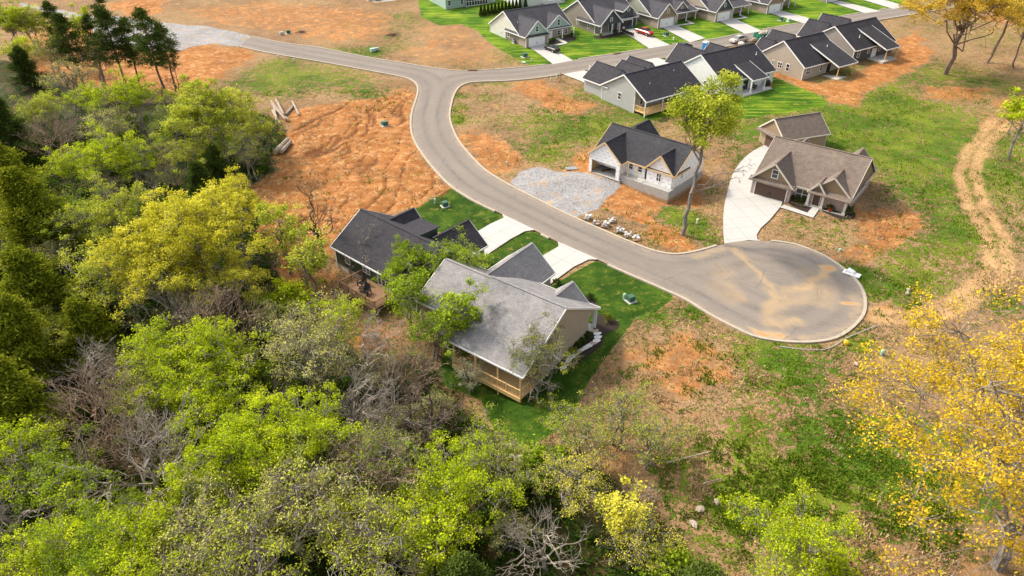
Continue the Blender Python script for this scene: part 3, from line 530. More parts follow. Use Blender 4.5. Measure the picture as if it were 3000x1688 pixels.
class House:
    def __init__(s,name,label,o,ang,cat='house',z=None,group=None):
        s.z=tz(*o[:2]) if z is None else z;s.r=thing(name,(o[0],o[1],s.z),R_(ang),label,cat,group);s.acc={}
    def mb(s,part,mat):
        if part=='gable_panel': s.np=getattr(s,'np',0)+1;return s.acc.setdefault((part,mat,s.np),MB())
        return s.acc.setdefault((part,mat,0),MB())
    def done(s):
        for (p,m,_),b in s.acc.items():
            if b.f: b.build(p,m,s.r)
        return s.r
    def gable(s,ax,a0,a1,b0,b1,e0,e1,ridge,wm,rm,br=None,base=-.4,ov=.42,og=.3,gm=None,ends=(1,1),walls=True,rakes=(1,1),eaves=(1,1),trim='white',t=.17):
        """ridge along ax ('x'|'y') from a0..a1; cross section b0..b1"""
        br=(b0+b1)/2 if br is None else br;p0=(ridge-e0)/(br-b0);p1=(ridge-e1)/(b1-br)
        T=(lambda a,b,z:(a,b,z)) if ax=='x' else (lambda a,b,z:(b,a,z));fl=1 if ax=='x' else -1
        F=lambda m,P,uv=None:m.face(P[::fl],None if uv is None else uv[::fl])
        if walls:
            W=s.mb('wall',wm);d=.04
            F(W,[T(a0,b0,base),T(a1,b0,base),T(a1,b0,e0-d),T(a0,b0,e0-d)]);F(W,[T(a1,b1,base),T(a0,b1,base),T(a0,b1,e1-d),T(a1,b1,e1-d)])
            F(W,[T(a0,b0,e0-d),T(a1,b0,e0-d),T(a1,br,ridge-d),T(a0,br,ridge-d)]);F(W,[T(a0,br,ridge-d),T(a1,br,ridge-d),T(a1,b1,e1-d),T(a0,b1,e1-d)])
            for a,k in ((a0,0),(a1,1)):
                P=[T(a,b0,base),T(a,b0,e0-d),T(a,br,ridge-d),T(a,b1,e1-d),T(a,b1,base)];F(W,P if not k else P[::-1])
                if gm and ends[k]:
                    e=.04 if k else -.04;em=min(e0,e1);G=s.mb('gable_panel',gm);bb0=b0+(em-e0)/p0 if e0<em else b0
                    P=[T(a+e,b0,em-.25),T(a+e,b0,e0-d),T(a+e,br,ridge-d),T(a+e,b1,e1-d),T(a+e,b1,em-.25)];F(G,P if not k else P[::-1])
        R=s.mb('roof',rm);o0,o1=b0-ov,b1+ov;z0,z1=e0-ov*p0,e1-ov*p1;A0,A1=a0-og*ends[0],a1+og*ends[1]
        L0=math.hypot(br-o0,ridge-z0);L1=math.hypot(o1-br,ridge-z1)
        F(R,[T(A0,o0,z0+t),T(A1,o0,z0+t),T(A1,br,ridge+t),T(A0,br,ridge+t)],[(A0,L0),(A1,L0),(A1,0),(A0,0)])
        F(R,[T(A0,br,ridge+t),T(A1,br,ridge+t),T(A1,o1,z1+t),T(A0,o1,z1+t)],[(A0,20),(A1,20),(A1,20+L1),(A0,20+L1)])
        F(R,[T(A0,o0,z0),T(A0,br,ridge),T(A1,br,ridge),T(A1,o0,z0)]);F(R,[T(A0,br,ridge),T(A0,o1,z1),T(A1,o1,z1),T(A1,br,ridge)])
        F(R,[T(A0,o0,z0),T(A1,o0,z0),T(A1,o0,z0+t),T(A0,o0,z0+t)]);F(R,[T(A1,o1,z1),T(A0,o1,z1),T(A0,o1,z1+t),T(A1,o1,z1+t)])
        for a,sg in ((A0,0),(A1,1)):
            P=[T(a,o0,z0),T(a,o0,z0+t),T(a,br,ridge+t),T(a,o1,z1+t),T(a,o1,z1),T(a,br,ridge)];F(R,P if not sg else P[::-1])
        M=s.mb('trim',trim)
        for k,a in ((0,A0),(1,A1)):
            if ends[k] and rakes[k]:
                e=(-.03 if k==0 else .03)
                for (bb,zz) in ((o0,z0),(o1,z1)): M.bar(T(a+e,bb,zz+.05),T(a+e,br,ridge+.05),.06,.26)
        for k,(bb,zz) in enumerate(((o0,z0),(o1,z1))):
            if eaves[k]: M.bar(T(A0,bb+(-.06 if k==0 else .06),zz+.03),T(A1,bb+(-.06 if k==0 else .06),zz+.03),.11,.2)
        C=s.mb('ridge_cap',rm);C.bar(T(A0,br,ridge+t+.0),T(A1,br,ridge+t+.0),.34,.05)
    def shed(s,a0,a1,yt,zt,yb,zb,rm,trim='white',t=.16):
        """single slope roof, axis x, top (yt,zt) bottom (yb,zb)"""
        R=s.mb('porch_roof',rm);L=math.hypot(yt-yb,zt-zb)
        top=[(a0,yb,zb+t),(a1,yb,zb+t),(a1,yt,zt+t),(a0,yt,zt+t)];bo=[(x,y,z-t) for x,y,z in top]
        if yb>yt: top=[top[1],top[0],top[3],top[2]];bo=[bo[1],bo[0],bo[3],bo[2]]
        R.face(top,[(a0,L),(a1,L),(a1,0),(a0,0)]);R.face(bo[::-1])
        for i in range(4):
            j=(i+1)%4;R.face([bo[i],bo[j],top[j],top[i]])
        M=s.mb('trim',trim);sg=-1 if yb<yt else 1
        M.bar((a0-.04,yb,zb+.05),(a0-.04,yt,zt+.05),.07,.26);M.bar((a1+.04,yb,zb+.05),(a1+.04,yt,zt+.05),.07,.26);M.bar((a0,yb+.05*sg,zb+.04),(a1,yb+.05*sg,zb+.04),.1,.2)
    def win(s,f,c,z,w=.9,h=1.4,at=0.,fm='white',mul=1,name='window'):
        """f face: '-y','+y','-x','+x'; at = wall coordinate"""
        sg=-1 if f[0]=='-' else 1
        T=(lambda u,d,z:(u,at+sg*d,z)) if f[1]=='y' else (lambda u,d,z:(at+sg*d,u,z))
        m=MB();q=MB()
        def bx(mm,u0,u1,d0,d1,z0,z1):
            a=T(u0,d0,z0);b=T(u1,d1,z1);mm.box(min(a[0],b[0]),max(a[0],b[0]),min(a[1],b[1]),max(a[1],b[1]),z0,z1)
        k=.11;n=mul
        bx(m,c-w/2,c+w/2,0,.07,z,z+k);bx(m,c-w/2,c+w/2,0,.07,z+h-k,z+h);bx(m,c-w/2,c-w/2+k,0,.07,z+k,z+h-k);bx(m,c+w/2-k,c+w/2,0,.07,z+k,z+h-k)
        if h>.8: bx(m,c-w/2+k,c+w/2-k,.01,.06,z+h/2-.03,z+h/2+.03)
        for i in range(1,n): u=c-w/2+w*i/n;bx(m,u-.05,u+.05,.01,.065,z+k,z+h-k)
        bx(q,c-w/2+.05,c+w/2-.05,-.02,.03,z+.05,z+h-.05)
        o=m.build(name,fm,s.r);q.build('pane','glass',o);return o
    def gdoor(s,f,c,z,w=4.9,h=2.2,at=0.,mat='white'):
        sg=-1 if f[0]=='-' else 1;m=MB()
        for i in range(4):
            z0=z+h*i/4+.01;z1=z+h*(i+1)/4-.02
            a=sorted((at,at+sg*.06))
            for j in range(4):
                u0=c-w/2+w*j/4+.03;u1=c-w/2+w*(j+1)/4-.03
                if f[1]=='y': m.box(u0,u1,min(a)-.0,max(a)+.0,z0,z1)
        a=sorted((at-sg*.02,at+sg*.035));m.box(c-w/2,c+w/2,a[0],a[1],z,z+h)
        o=m.build('garage_door',mat,s.r);h_=MB();a=sorted((at+sg*.06,at+sg*.1));h_.box(c-.15,c-.05,a[0],a[1],z+.7,z+1.);h_.box(c+.05,c+.15,a[0],a[1],z+.7,z+1.)
        h_.build('handle','black',o)
        T=s.mb('trim','white');a=sorted((at,at+sg*.08));T.box(c-w/2-.14,c-w/2-.01,a[0],a[1],z,z+h+.12);T.box(c+w/2+.01,c+w/2+.14,a[0],a[1],z,z+h+.12);T.box(c-w/2-.01,c+w/2+.01,a[0],a[1],z+h+.01,z+h+.12)
        return o
    def door(s,f,c,z,w=.95,h=2.1,at=0.,mat='door_brown'):
        sg=-1 if f[0]=='-' else 1;m=MB();a=sorted((at,at+sg*.05))
        if f[1]=='y': m.box(c-w/2,c+w/2,a[0],a[1],z,z+h)
        else: m.box(a[0],a[1],c-w/2,c+w/2,z,z+h)
        o=m.build('door',mat,s.r);k=MB();p=(c+w/2-.12,at+sg*.09,z+1.) if f[1]=='y' else (at+sg*.09,c+w/2-.12,z+1.);k.blob(p,(.05,.05,.05),1,6,4,0);k.build('handle','metal_gray',o)
        T=s.mb('trim','white');b=sorted((at,at+sg*.07))
        for u in (c-w/2-.1,c+w/2): 
            if f[1]=='y': T.box(u,u+.1,b[0],b[1],z,z+h+.1)
            else: T.box(b[0],b[1],u,u+.1,z,z+h+.1)
        return o
    def post(s,x,y,z0,z1,w=.22,mat='white',base=True):
        m=MB();m.box(x-w/2,x+w/2,y-w/2,y+w/2,z0,z1)
        if base: m.box(x-w*.75,x+w*.75,y-w*.75,y+w*.75,z0,z0+.35);m.box(x-w*.7,x+w*.7,y-w*.7,y+w*.7,z1-.18,z1-.001)
        return m.build('porch_post',mat,s.r)
    def slab(s,x0,x1,y0,y1,z0,z1,mat='concrete_pad',name='porch_floor'):
        m=MB();m.box(x0,x1,y0,y1,z0,z1);return m.build(name,mat,s.r)
    def vent(s,x,y,z,h=.6):
        m=MB();m.tube((x,y,z),(x,y,z+h),.07,.07,8);m.tube((x,y,z),(x,y,z+.12),.16,.09,8);return m.build('vent_pipe','white',s.r)
    def corner(s,pts,z0,z1,mat='white'):
        M=s.mb('trim',mat)
        for x,y in pts: M.box(x-.07,x+.07,y-.07,y+.07,z0,z1)
def rail(mb,p,q,z,h=1.,sp=.16,post=1.9):
    p=Vector((*p,z));q=Vector((*q,z));L=(q-p).length;d=(q-p)/L;up=Vector((0,0,1))
    mb.bar(p+up*h,q+up*h,.12,.05);mb.bar(p+up*.12,q+up*.12,.05,.08)
    for i in range(int(L/sp)+1): a=p+d*min(L,i*sp);mb.bar(a+up*.12,a+up*h,.035)
    n=max(1,round(L/post))
    for i in range(n+1): a=p+d*(L*i/n);mb.bar(a,a+up*(h+.08),.1)
# ---- far row, fronts face the street --------------------------------
def far_house(name,label,o,ang,wall,front,gab,brk,roof='roof_black',dz=0,u0=0,v0=0,porch_gable=False,garL=True,W=17.,porchmat=None,group=None):
    c,s_=math.cos(R_(ang)),math.sin(R_(ang));oo=(o[0]+u0*c-v0*s_,o[1]+u0*s_+v0*c);h=House(name,label,oo,ang,z=tz(*o[:2])+dz,group=group)
    return h
o=g('1',975,402);h=House('house','cream house with mint gables, white garage door and black sedan in its driveway',o,34)
h.gable('x',0,17,3.2,17,2.9,2.9,7.1,'side_cream','roof_black',base=-.5)
h.gable('y',0,9.5,0,6.9,2.9,2.9,6.2,'brick_tan','roof_black',gm='side_mint',ends=(1,0))
h.gable('y',3.3,8.5,8.9,16.6,2.9,2.9,5.9,'brick_tan','roof_black',gm='side_mint',ends=(1,0),walls=False)
G=h.mb('gable_panel','side_mint');G.face([(9.1,3.05,2.75),(16.4,3.05,2.75),(16.4,3.05,2.95),(12.75,3.05,5.85),(9.1,3.05,2.95)])
W=h.mb('wall','brick_tan');W.face([(7,3.14,-.3),(17,3.14,-.3),(17,3.14,2.75),(7,3.14,2.75)])
M=h.mb('lean_roof','roof_black');M.hexa([(-.3,-.55,2.6),(7.2,-.55,2.6),(7.2,0,2.8),(-.3,0,2.8)],[(-.3,-.55,2.72),(7.2,-.55,2.72),(7.2,0,3.05),(-.3,0,3.05)])
h.gdoor('-y',3.4,.0,at=-.02);h.win('-y',3.4,3.5,1.,1.5,at=-.04);h.win('-y',12.7,3.3,1.,1.6,at=3.05)
h.slab(9,16.6,.9,3.2,-.5,.15);h.post(16.4,1.1,.15,2.7);h.post(12.6,1.1,.15,2.7);h.door('-y',10.2,.15,at=3.13,mat='white');h.win('-y',12.9,.8,1.1,1.3,at=3.13);h.win('-y',15.4,.8,.9,1.3,at=3.13)
h.win('-x',8,1.1,1.,1.4,at=0);h.win('-x',11.5,1.3,.5,.6,at=0);h.vent(1.5,6,4.6);h.vent(4.2,3.,5.4);h.corner([(0,0),(7,0)],-.4,2.8);h.corner([(0,17)],-.4,2.8);h.done();hA=h
o=g('1',1565,282);h=House('house','taupe house with charcoal front gable and open garage showing clutter',(o[0]+.8,o[1]-1.4),34)
h.gable('x',-.6,14.4,1.5,16.5,3,3,7.4,'side_taupe','roof_black')
h.gable('y',-1.2,9,-.8,6.4,3,3,6.3,'side_taupe','roof_black',ends=(1,0),walls=False)
G=h.mb('gable_panel','side_char');G.face([(-.6,-1.1,2.7),(6.2,-1.1,2.7),(6.2,-1.1,3.),(2.8,-1.1,6.15),(-.6,-1.1,3.)]);G=h.mb('gable_panel','side_char');G.face([(6.4,1.46,-.3),(14.4,1.46,-.3),(14.4,1.46,3),(6.4,1.46,3)])
h.gable('y',1.,8.2,9.,12.4,5.,5.,6.2,'side_char','roof_black',base=3.2,ends=(1,0))
h.slab(-.6,6.2,-1.1,1.5,-.5,.15)
for x in (-.4,3.4,6.1): h.post(x,-.95,.15,2.7)
h.win('-y',2.8,3.4,.8,1.,at=-1.1);h.win('-y',1.2,.8,1.,1.4,at=1.45);h.win('-y',10.7,4.7,1.,.9,at=1.);h.door('-y',4.8,.15,at=1.46,mat='side_char')
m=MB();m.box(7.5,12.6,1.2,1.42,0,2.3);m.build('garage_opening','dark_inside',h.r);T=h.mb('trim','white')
T.box(7.3,7.5,1.1,1.44,0,2.5);T.box(12.6,12.8,1.1,1.44,0,2.5);T.box(7.5,12.6,1.1,1.44,2.3,2.5)
h.win('-x',9,1.2,.8,1.3,at=-.6);h.win('-x',4.2,1.,.8,1.7,at=-.6);h.corner([(-.6,1.5),(14.4,1.5)],-.4,2.9);h.done();hB=h
def simple_front(label,o,ang,wall,gabm,brk,du=0,dv=0,second=True,porch=(8.2,14.),W=16,gp=6.1,dz=0):
    c,s_=math.cos(R_(ang)),math.sin(R_(ang));h=House('house',label,(o[0]+du*c-dv*s_,o[1]+du*s_+dv*c),ang,z=o[2]+dz)
    h.gable('x',0,W,3,17,3,3,7.2,wall,'roof_black');h.gable('y',0,8,0,6.6,3,3,gp,brk,'roof_black',gm=gabm,ends=(1,0))
    h.gdoor('-y',3.3,0,at=-.02);h.win('-y',3.3,3.7,.8,1.1,at=-.04);Wb=h.mb('wall',brk);Wb.face([(6.6,2.95,-.3),(W,2.95,-.3),(W,2.95,2.9),(6.6,2.95,2.9)])
    if second:
        h.gable('y',2.6,8,9,13.6,3.3,3.3,5.3,brk,'roof_black',ends=(1,0),walls=False);G=h.mb('gable_panel',gabm);G.face([(9.2,2.4,3.),(13.4,2.4,3.),(11.3,2.4,5.15)]);h.win('-y',11.3,3.5,.6,.7,at=2.4)
    h.slab(porch[0],W,.9,3,-.5,.15);h.shed(7,W+.3,4.,3.6,.7,2.75,'roof_black')
    for x in (porch[0]+.2,(porch[0]+W)/2,W-.2): h.post(x,1.1,.15,2.7)
    h.win('-y',13.8,.8,1.2,1.4,at=2.93);h.door('-y',10,.15,at=2.94,mat='white');h.win('-x',8.5,1.2,1,1.4,at=0);h.corner([(0,0),(6.6,0),(0,17)],-.4,2.9);h.done();return h
o=g('1',2105,235);simple_front('sage green house with tan brown brick front and two small gables, in the far row',o,34,'side_sage','shake_tan','brick_tan',-1.2,0)
o=g('2',15,180);simple_front('beige house with dark entry porch, fourth along the far side of the street',o,34,'side_tan','side_char','brick_tan',-1.6,0,second=False,W=15.5)
o=g('2',430,115);simple_front('light tan house with white posts at a wide porch, fifth along the far side',o,34,'side_tan','shake_tan','brick_tan',-.8,0,second=True,W=14.5)
o=g('2',930,22);simple_front('brown house cut off by the top edge of the photo',o,34,'side_taupe','side_char','side_taupe',-.6,0,second=False,W=14)
# houses whose rear stands at the top edge
o=g('1',305,80);h=House('house','mint house with dark screened porch seen at the top edge',o,30)
h.gable('x',0,17,0,12,3,3,6.8,'side_mint','roof_black');m=MB();m.box(6.6,14.2,-.35,-.03,.4,2.8);m.build('screen_porch','glass',h.r);T=h.mb('trim','white')
for i in range(9): T.box(6.6+i*.93,6.72+i*.93,-.4,-.355,.2,2.9)
T.box(6.4,14.4,-.4,-.36,.2,.38);T.box(6.4,14.4,-.41,-.362,2.8,2.98);T.box(6.4,14.4,-.402,-.361,1.5,1.6);h.win('-y',1.2,.9,1.1,1.5);h.win('-y',5.4,.9,1.,1.5);h.win('-y',15.9,.9,1.,1.2);h.slab(6.2,17,-1.5,0,-.4,.1);h.done()
o=g('1',1060,45);h=House('house','pale house with white deck rails cut off at the top edge',o,30);h.gable('x',-6,9,0,11,3,3,6.6,'side_white','roof_black');m=MB();rail(m,(2,-2),(9,-2),.5);m.build('deck_rail','white',h.r);h.slab(2,9,-2.1,0,-.4,.5,name='deck');h.win('-y',4,1,1.2,1.4);h.done()
o=g('1',-280,12);h=House('house','white house corner with patio at the very top of the photo',o,30);h.gable('x',-2,10,2,12,3,3,6.6,'side_white','roof_black');h.slab(-1,6,-2,2,-.4,.12,name='patio');h.win('-y',4,1,1.2,1.4,at=2);h.done()
# ---- near row, rears face us ---------------------------------------
def back_wing(h,x0,x1,y0,y1,e,r,wm,rm='roof_near_black'): h.gable('y',y0,y1,x0,x1,e,e,r,wm,rm,ends=(0,1))
o=g('1',1905,920);h=House('house','light gray house with covered wooden deck at its rear left corner',o,36,z=o[2])
h.gable('x',-2,14.4,-4.1,8.8,3.4,3.4,7.,'side_gray','roof_near_black',walls=False);W=h.mb('wall','side_gray')
E=3.36
# walls: rear wall set back under the porch
h.gable('x',-1.95,14.35,-1.,8.75,5.,3.4,6.95,'side_gray','roof_near_black',br=2.35,base=-2.,walls=True,ov=0,og=0,ends=(0,0),t=.02,eaves=(0,0))
W.box(8.2,14.3,-3.9,-1.02,-2.2,3.3)
h.gable('y',7,15,-1.6,5.4,3.4,3.4,6.1,'side_gray','roof_near_black',ends=(0,1));h.gable('y',7,14,8.2,13.6,3.4,3.4,6.,'side_gray','roof_near_black',ends=(0,1));h.gable('y',5,12,4.5,8.6,4.8,4.8,6.3,'side_gray','roof_near_black',ends=(0,1),base=3)
D=MB();D.box(-1.9,8.1,-4.1,-1.05,.55,.75);D.box(-1.9,8.1,-4.2,-4.102,.3,.8);rail(D,(-1.85,-4.0),(8.1,-4.0),.75,1.,.14);rail(D,(-1.85,-4.0),(-1.85,-1.1),.75,1.,.14);D.build('deck','deck_wood',h.r)
for x in (-1.8,3.2): h.post(x,-3.95,-1.8,3.25,.18,'white',False)
h.win('-y',0.,1.4,1.,1.6,at=-1.);h.win('-y',4.6,1.6,2.4,1.2,at=-1.,mul=3);h.win('-y',11.8,1.2,1,1.7,at=-3.9);h.win('-x',3.4,1.6,1.1,1.5,at=-1.95);h.corner([(-1.95,-1),(-1.95,8.75)],-1.5,3.4);h.vent(2,-1,4.9);h.vent(10.5,0.5,5.7)
h.done()
o=g('2',455,735);h=House('house','white house with furnished covered patio behind it',o,34,z=o[2])
h.gable('x',-14,2.9,2.2,16,3,3,7.2,'side_white','roof_near_black');h.shed(-7.3,-2.3,7.2,5.6,-.4,2.75,'roof_near_black');Wp=h.mb('wall','side_white');Wp.face([(-2.4,2.15,2.7),(-2.4,7,5.5),(-2.4,2.15,3.)])
for x,y in ((-7.,.05),(-2.6,.05)): h.post(x,y,.1,2.75,.28)
h.slab(-10,-.3,-.6,2.2,-.5,.1,name='patio');h.win('-y',-11.5,1.1,1.2,1.2,at=2.2);h.door('-y',-6.4,.1,1.8,2.1,at=2.2,mat='glass');h.win('-y',1.,1,1.,1.4,at=2.2);h.win('-y',-9.3,1.,1.2,1.3,at=2.2)
back_wing(h,-12,-5.4,12,21,3,6.3,'side_white');back_wing(h,-4.5,2,12,18,3,6.,'side_white');h.win('-x',7,1.6,.8,.6,at=-14);h.corner([(2.9,2.2),(-14,2.2)],-.3,2.9);h.vent(.5,6,5.8);h.done()
o=g('2',708,672);h=House('house','tan house with open porch slab behind it on bare orange clay',o,34,z=o[2])
h.gable('x',0,14,0,13,3,3,7.3,'side_tan','roof_near_black');h.shed(7.,14.2,4.6,6.,-4.2,2.7,'roof_near_black')
for x in (7.5,13.6): h.post(x,-3.9,0.05,2.75,.16,'lumber',False)
h.slab(6.8,14.6,-4.6,0,-.4,.08,name='patio');h.win('-y',1.9,.9,1.6,1.6,mul=2);h.win('-y',6.6,1.,.9,1.6);h.door('-y',9.6,.1,1.7,2.1,at=0,mat='glass');h.win('-y',11.8,1.3,.9,1.2)
h.win('-x',4.2,1.,1.,1.7,at=0);h.win('-x',6.4,1.2,1.3,1.4,at=0,mul=2);h.win('-x',8.4,1.6,.7,1.,at=0);back_wing(h,6.5,13.5,11,17.5,3,6.3,'side_tan');back_wing(h,.2,6,11,15,3,5.9,'side_tan');h.corner([(0,0),(14,0)],-.3,2.9);h.vent(11,2.5,5.4,.4);h.done()
o=g('2',1155,505);c_,s_=math.cos(R_(34)),math.sin(R_(34));o2=(o[0]-3.2*c_+1.2*s_,o[1]-3.2*s_-1.2*c_);h=House('house','greige house with black rear wall under the orange leafed oak',o2,34,z=o[2]+.2)
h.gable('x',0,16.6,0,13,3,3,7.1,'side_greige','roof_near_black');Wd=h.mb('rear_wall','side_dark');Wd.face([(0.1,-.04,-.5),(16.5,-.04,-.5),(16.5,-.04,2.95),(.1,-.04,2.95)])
h.shed(7.,12.8,4.8,6.,-4.,2.7,'roof_near_black')
for x in (7.6,12.3): h.post(x,-3.8,0.05,2.7,.16,'lumber',False)
h.slab(6.4,12.6,-4.2,-.1,-.4,.06,name='patio');h.win('-y',2,.9,1.1,1.6,at=-.05);h.win('-y',6.1,1.3,1.,1.1,at=-.05);h.door('-y',8.6,.1,1.8,2.1,at=-.05,mat='white');h.win('-y',10.8,1.2,.9,1.2,at=-.05);h.win('-y',14.8,.9,1.1,1.5,at=-.05)
back_wing(h,1.5,8,11,17,3,6.3,'side_greige');back_wing(h,8.5,15,10,18,3,6.6,'side_greige');h.corner([(0,0),(0,13)],-.3,2.9);h.vent(4,2,4.9);h.done()
# ---- brick house at the bulb ---------------------------------------
o=g('4',1410,630);h=House('house','brown roofed brick house with dark garage door and small front porch, beside the turning circle',o,-38,z=o[2])
h.gable('x',.1,14.7,1.3,14.2,3,3,7.2,'brick_red','roof_brown',trim='offwhite',gm='shake_tan')
h.gable('y',0,8,0,6.3,3,3,6.,'brick_red','roof_brown',gm='shake_tan',ends=(1,0),ov=.5,og=.55,trim='offwhite')
h.gable('y',1.5,8,9.,14.7,3,3,5.5,'brick_red','roof_brown',ends=(1,0),walls=False,og=.5,trim='offwhite');G=h.mb('gable_panel','shake_tan');G.face([(9.,1.26,2.8),(14.7,1.26,2.8),(14.7,1.26,2.95),(11.85,1.26,5.4),(9,1.26,2.95)])
h.gable('y',1.0,6,8.9,11.1,2.9,2.9,4.3,'brick_red','roof_brown',ends=(1,0),walls=False,og=.5,ov=.3,trim='offwhite');G=h.mb('gable_panel','shake_tan');G.face([(9.,.98,2.7),(11.,.98,2.7),(11.,.98,2.9),(10.,.98,4.2),(9,.98,2.9)])
M=h.mb('lean_roof','roof_brown');M.hexa([(-.45,-.75,2.55),(6.75,-.75,2.55),(6.75,0,2.9),(-.45,0,2.9)],[(-.45,-.75,2.7),(6.75,-.75,2.7),(6.75,-.045,3.15),(-.45,-.045,3.15)])
M.hexa([(8.7,.1,2.55),(15.1,.1,2.55),(15.1,1.3,2.95),(8.7,1.3,2.95)],[(8.7,.1,2.68),(15.1,.1,2.68),(15.1,1.26,3.15),(8.7,1.26,3.15)])
h.gdoor('-y',3.15,0,5.,2.2,at=-.02,mat='door_brown');h.win('-y',3.3,3.5,1.1,1.5,at=-.04);h.win('-y',7.7,.7,2.,1.7,at=1.3,mul=2,fm='offwhite');h.win('-y',12.6,.9,2.1,1.4,at=2.6,mul=2,fm='offwhite')
h.slab(8.7,14.7,.3,2.6,-1.,.35);D_=h.mb('wall','brick_red')
h.door('-y',10.,.35,1.05,2.1,at=1.29)
for x in (8.95,11.1,14.5): h.post(x,.55,.35,2.6,.34,'offwhite')
h.gable('y',9,15.5,9.5,14.5,3,3,5.6,'brick_red','roof_brown',ends=(0,1),gm='shake_tan',trim='offwhite');h.gable('y',8,14.9,1.,5,3,3,5.2,'brick_red','roof_brown',ends=(0,1),trim='offwhite');h.done()
for i,(x,y) in enumerate(((-.1,4.),(6.5,4.))): pass
o=g('4',1965,290);h=House('garage_building','tan detached garage with brown roof behind the brick house',o,20,'garage',z=o[2])
h.gable('x',-9.6,0,0,6.6,3,3,5.5,'side_shed','roof_brown',trim='offwhite',gm='shake_tan');h.mb('lean_roof','roof_brown').hexa([(-10.4,-.3,2.5),(-9.6,-.3,2.85),(-9.6,6.9,2.85),(-10.4,6.9,2.5)],[(-10.4,-.3,2.65),(-9.64,-.3,3.1),(-9.64,6.9,3.1),(-10.4,6.9,2.65)])
m=MB();m.box(-9.68,-9.58,1.2,4.8,0,2.3);m.build('garage_door','door_brown',h.r);h.corner([(0,0)],-.3,2.9,'offwhite');h.done()
# ---- house under construction --------------------------------------
o=g('4',190,470);h=House('house_under_construction','half built house wrapped in white printed sheathing with black roof and block foundation',o,-42,z=o[2]+.05)
RC='roof_construction'
h.gable('x',0,15.6,1.9,11.2,3.5,3.5,6.7,'wrap',RC,base=1.,trim='lumber',eaves=(1,0));
h.gable('y',0,9,0,6.3,3.5,3.5,6.1,'wrap',RC,ends=(1,0),walls=False,trim='lumber')
W=h.mb('wall','wrap');w0=.0;W.face([(0,w0,2.4),(6.3,w0,2.4),(6.3,w0,3.45),(3.15,w0,6.05),(0,w0,3.45)]);W.face([(0,w0,0),(.6,w0,0),(.6,w0,2.4),(0,w0,2.4)]);W.face([(5.6,w0,0),(6.3,w0,0),(6.3,w0,2.4),(5.6,w0,2.4)])
W.face([(6.3,w0,0),(6.3,2.,0),(6.3,2.,3.45),(6.3,w0,3.45)]);W.face([(0,2.,0),(0,w0,0),(0,w0,3.45),(0,2.,3.45)])
m=MB();m.box(.05,6.2,.03,6.,.02,.06);m.build('garage_floor','concrete_pad',h.r)
m=MB();m.box(.02,.12,.05,6,0,3.3);m.box(6.1,6.2,.05,6,0,3.3);m.box(.12,6.1,5.9,6.,0,3.3);
for i in range(14): m.box(.2+i*.42,.26+i*.42,5.8,5.89,0,3.3);
for i in range(13): m.box(.13,.22,.3+i*.42,.36+i*.42,0,3.3)
m.build('garage_framing','lumber',h.r)
h.gable('y',1.6,6.5,10.6,15.3,3.5,3.5,6.,'wrap',RC,ends=(1,0),base=.9,trim='lumber')
B=h.mb('foundation','block');B.box(6.35,15.75,.3,11.3,-2.6,.98);B.box(6.25,6.6,-.15,.3,-1.5,.3)
h.slab(6.4,10.5,.35,1.9,.9,1.02);
for x in (7.6,9.3): h.post(x,.6,1.02,3.3,.12,'lumber',False)
for u in (7.3,9.1): h.win('-y',u,1.9,.95,1.1,at=1.9,fm='white')
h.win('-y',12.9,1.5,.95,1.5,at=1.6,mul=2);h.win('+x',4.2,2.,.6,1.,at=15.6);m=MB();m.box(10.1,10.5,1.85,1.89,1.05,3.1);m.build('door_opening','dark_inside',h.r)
h.gable('y',9,14.8,-.1,4.2,3.5,3.5,5.6,'wrap',RC,ends=(0,1),trim='lumber');h.done()
m=MB();m.tube((15.7,3.,-1.7),(17.6,3.,-1.75),.06,.06);q=m.build('drain_pipe','white',h.r)
# ---- beige house with gray roof ------------------------------------
o=g('5',2040,965);h=House('house','beige house with large gray shingle roof and long wooden deck at the rear',o,-37,z=o[2])
RG='roof_gray'
h.gable('x',-9.6,0,-14.8,-.2,3.,3.05,7.15,'side_beige',RG,br=-7.4,walls=False,rakes=(0,1));
h.gable('x',-17.,-7.5,-12.3,-1.9,4.,3.2,6.7,'side_beige',RG,br=-7.1,base=-2.5)
W=h.mb('wall','side_beige')
P=[(0,-12,-3),(0,-1.8,-.5),(0,-1.8,2.3),(0,-.4,3.2),(0,-7.4,7.1),(0,-14.6,3.1),(0,-12,3.1)];W.face(P)
W.face([(-9.6,-12,-3),(0,-12,-3),(0,-12,4.4),(-9.6,-12,4.4)]);W.face([(0,-1.8,-.5),(-9.6,-1.8,-.5),(-9.6,-1.8,3.6),(0,-1.8,3.6)]);W.face([(-9.6,-12,-3),(-9.6,-12,4.4),(-9.6,-7.4,7.),(-9.6,-1.8,3.6),(-9.6,-1.8,-1)])
h.gable('y',-6,3.2,-15.2,-8.8,3.,3.,5.8,'brick_tan',RG,ends=(0,1),gm='side_beige')
h.gable('y',-5,-.3,-5.4,-1.7,3.4,3.4,5.1,'side_beige',RG,ends=(0,1),walls=False);G=h.mb('gable_panel','side_beige');G.face([(-1.7,-.45,3.2),(-5.4,-.45,3.2),(-3.55,-.45,5.)])
h.gdoor('+y',-12,0,4.9,2.2,at=3.22);h.slab(-8.8,-.05,-1.8,.1,-.6,.15)
for x in (-.25,-4.5,-8.4): h.post(x,-.1,.15,2.85,.26)
h.win('+x',-8.1,.7,.8,1.5,at=0);h.vent(-9.8,-9,6.1,.4);h.vent(-2.2,-10.6,5.4,.35)
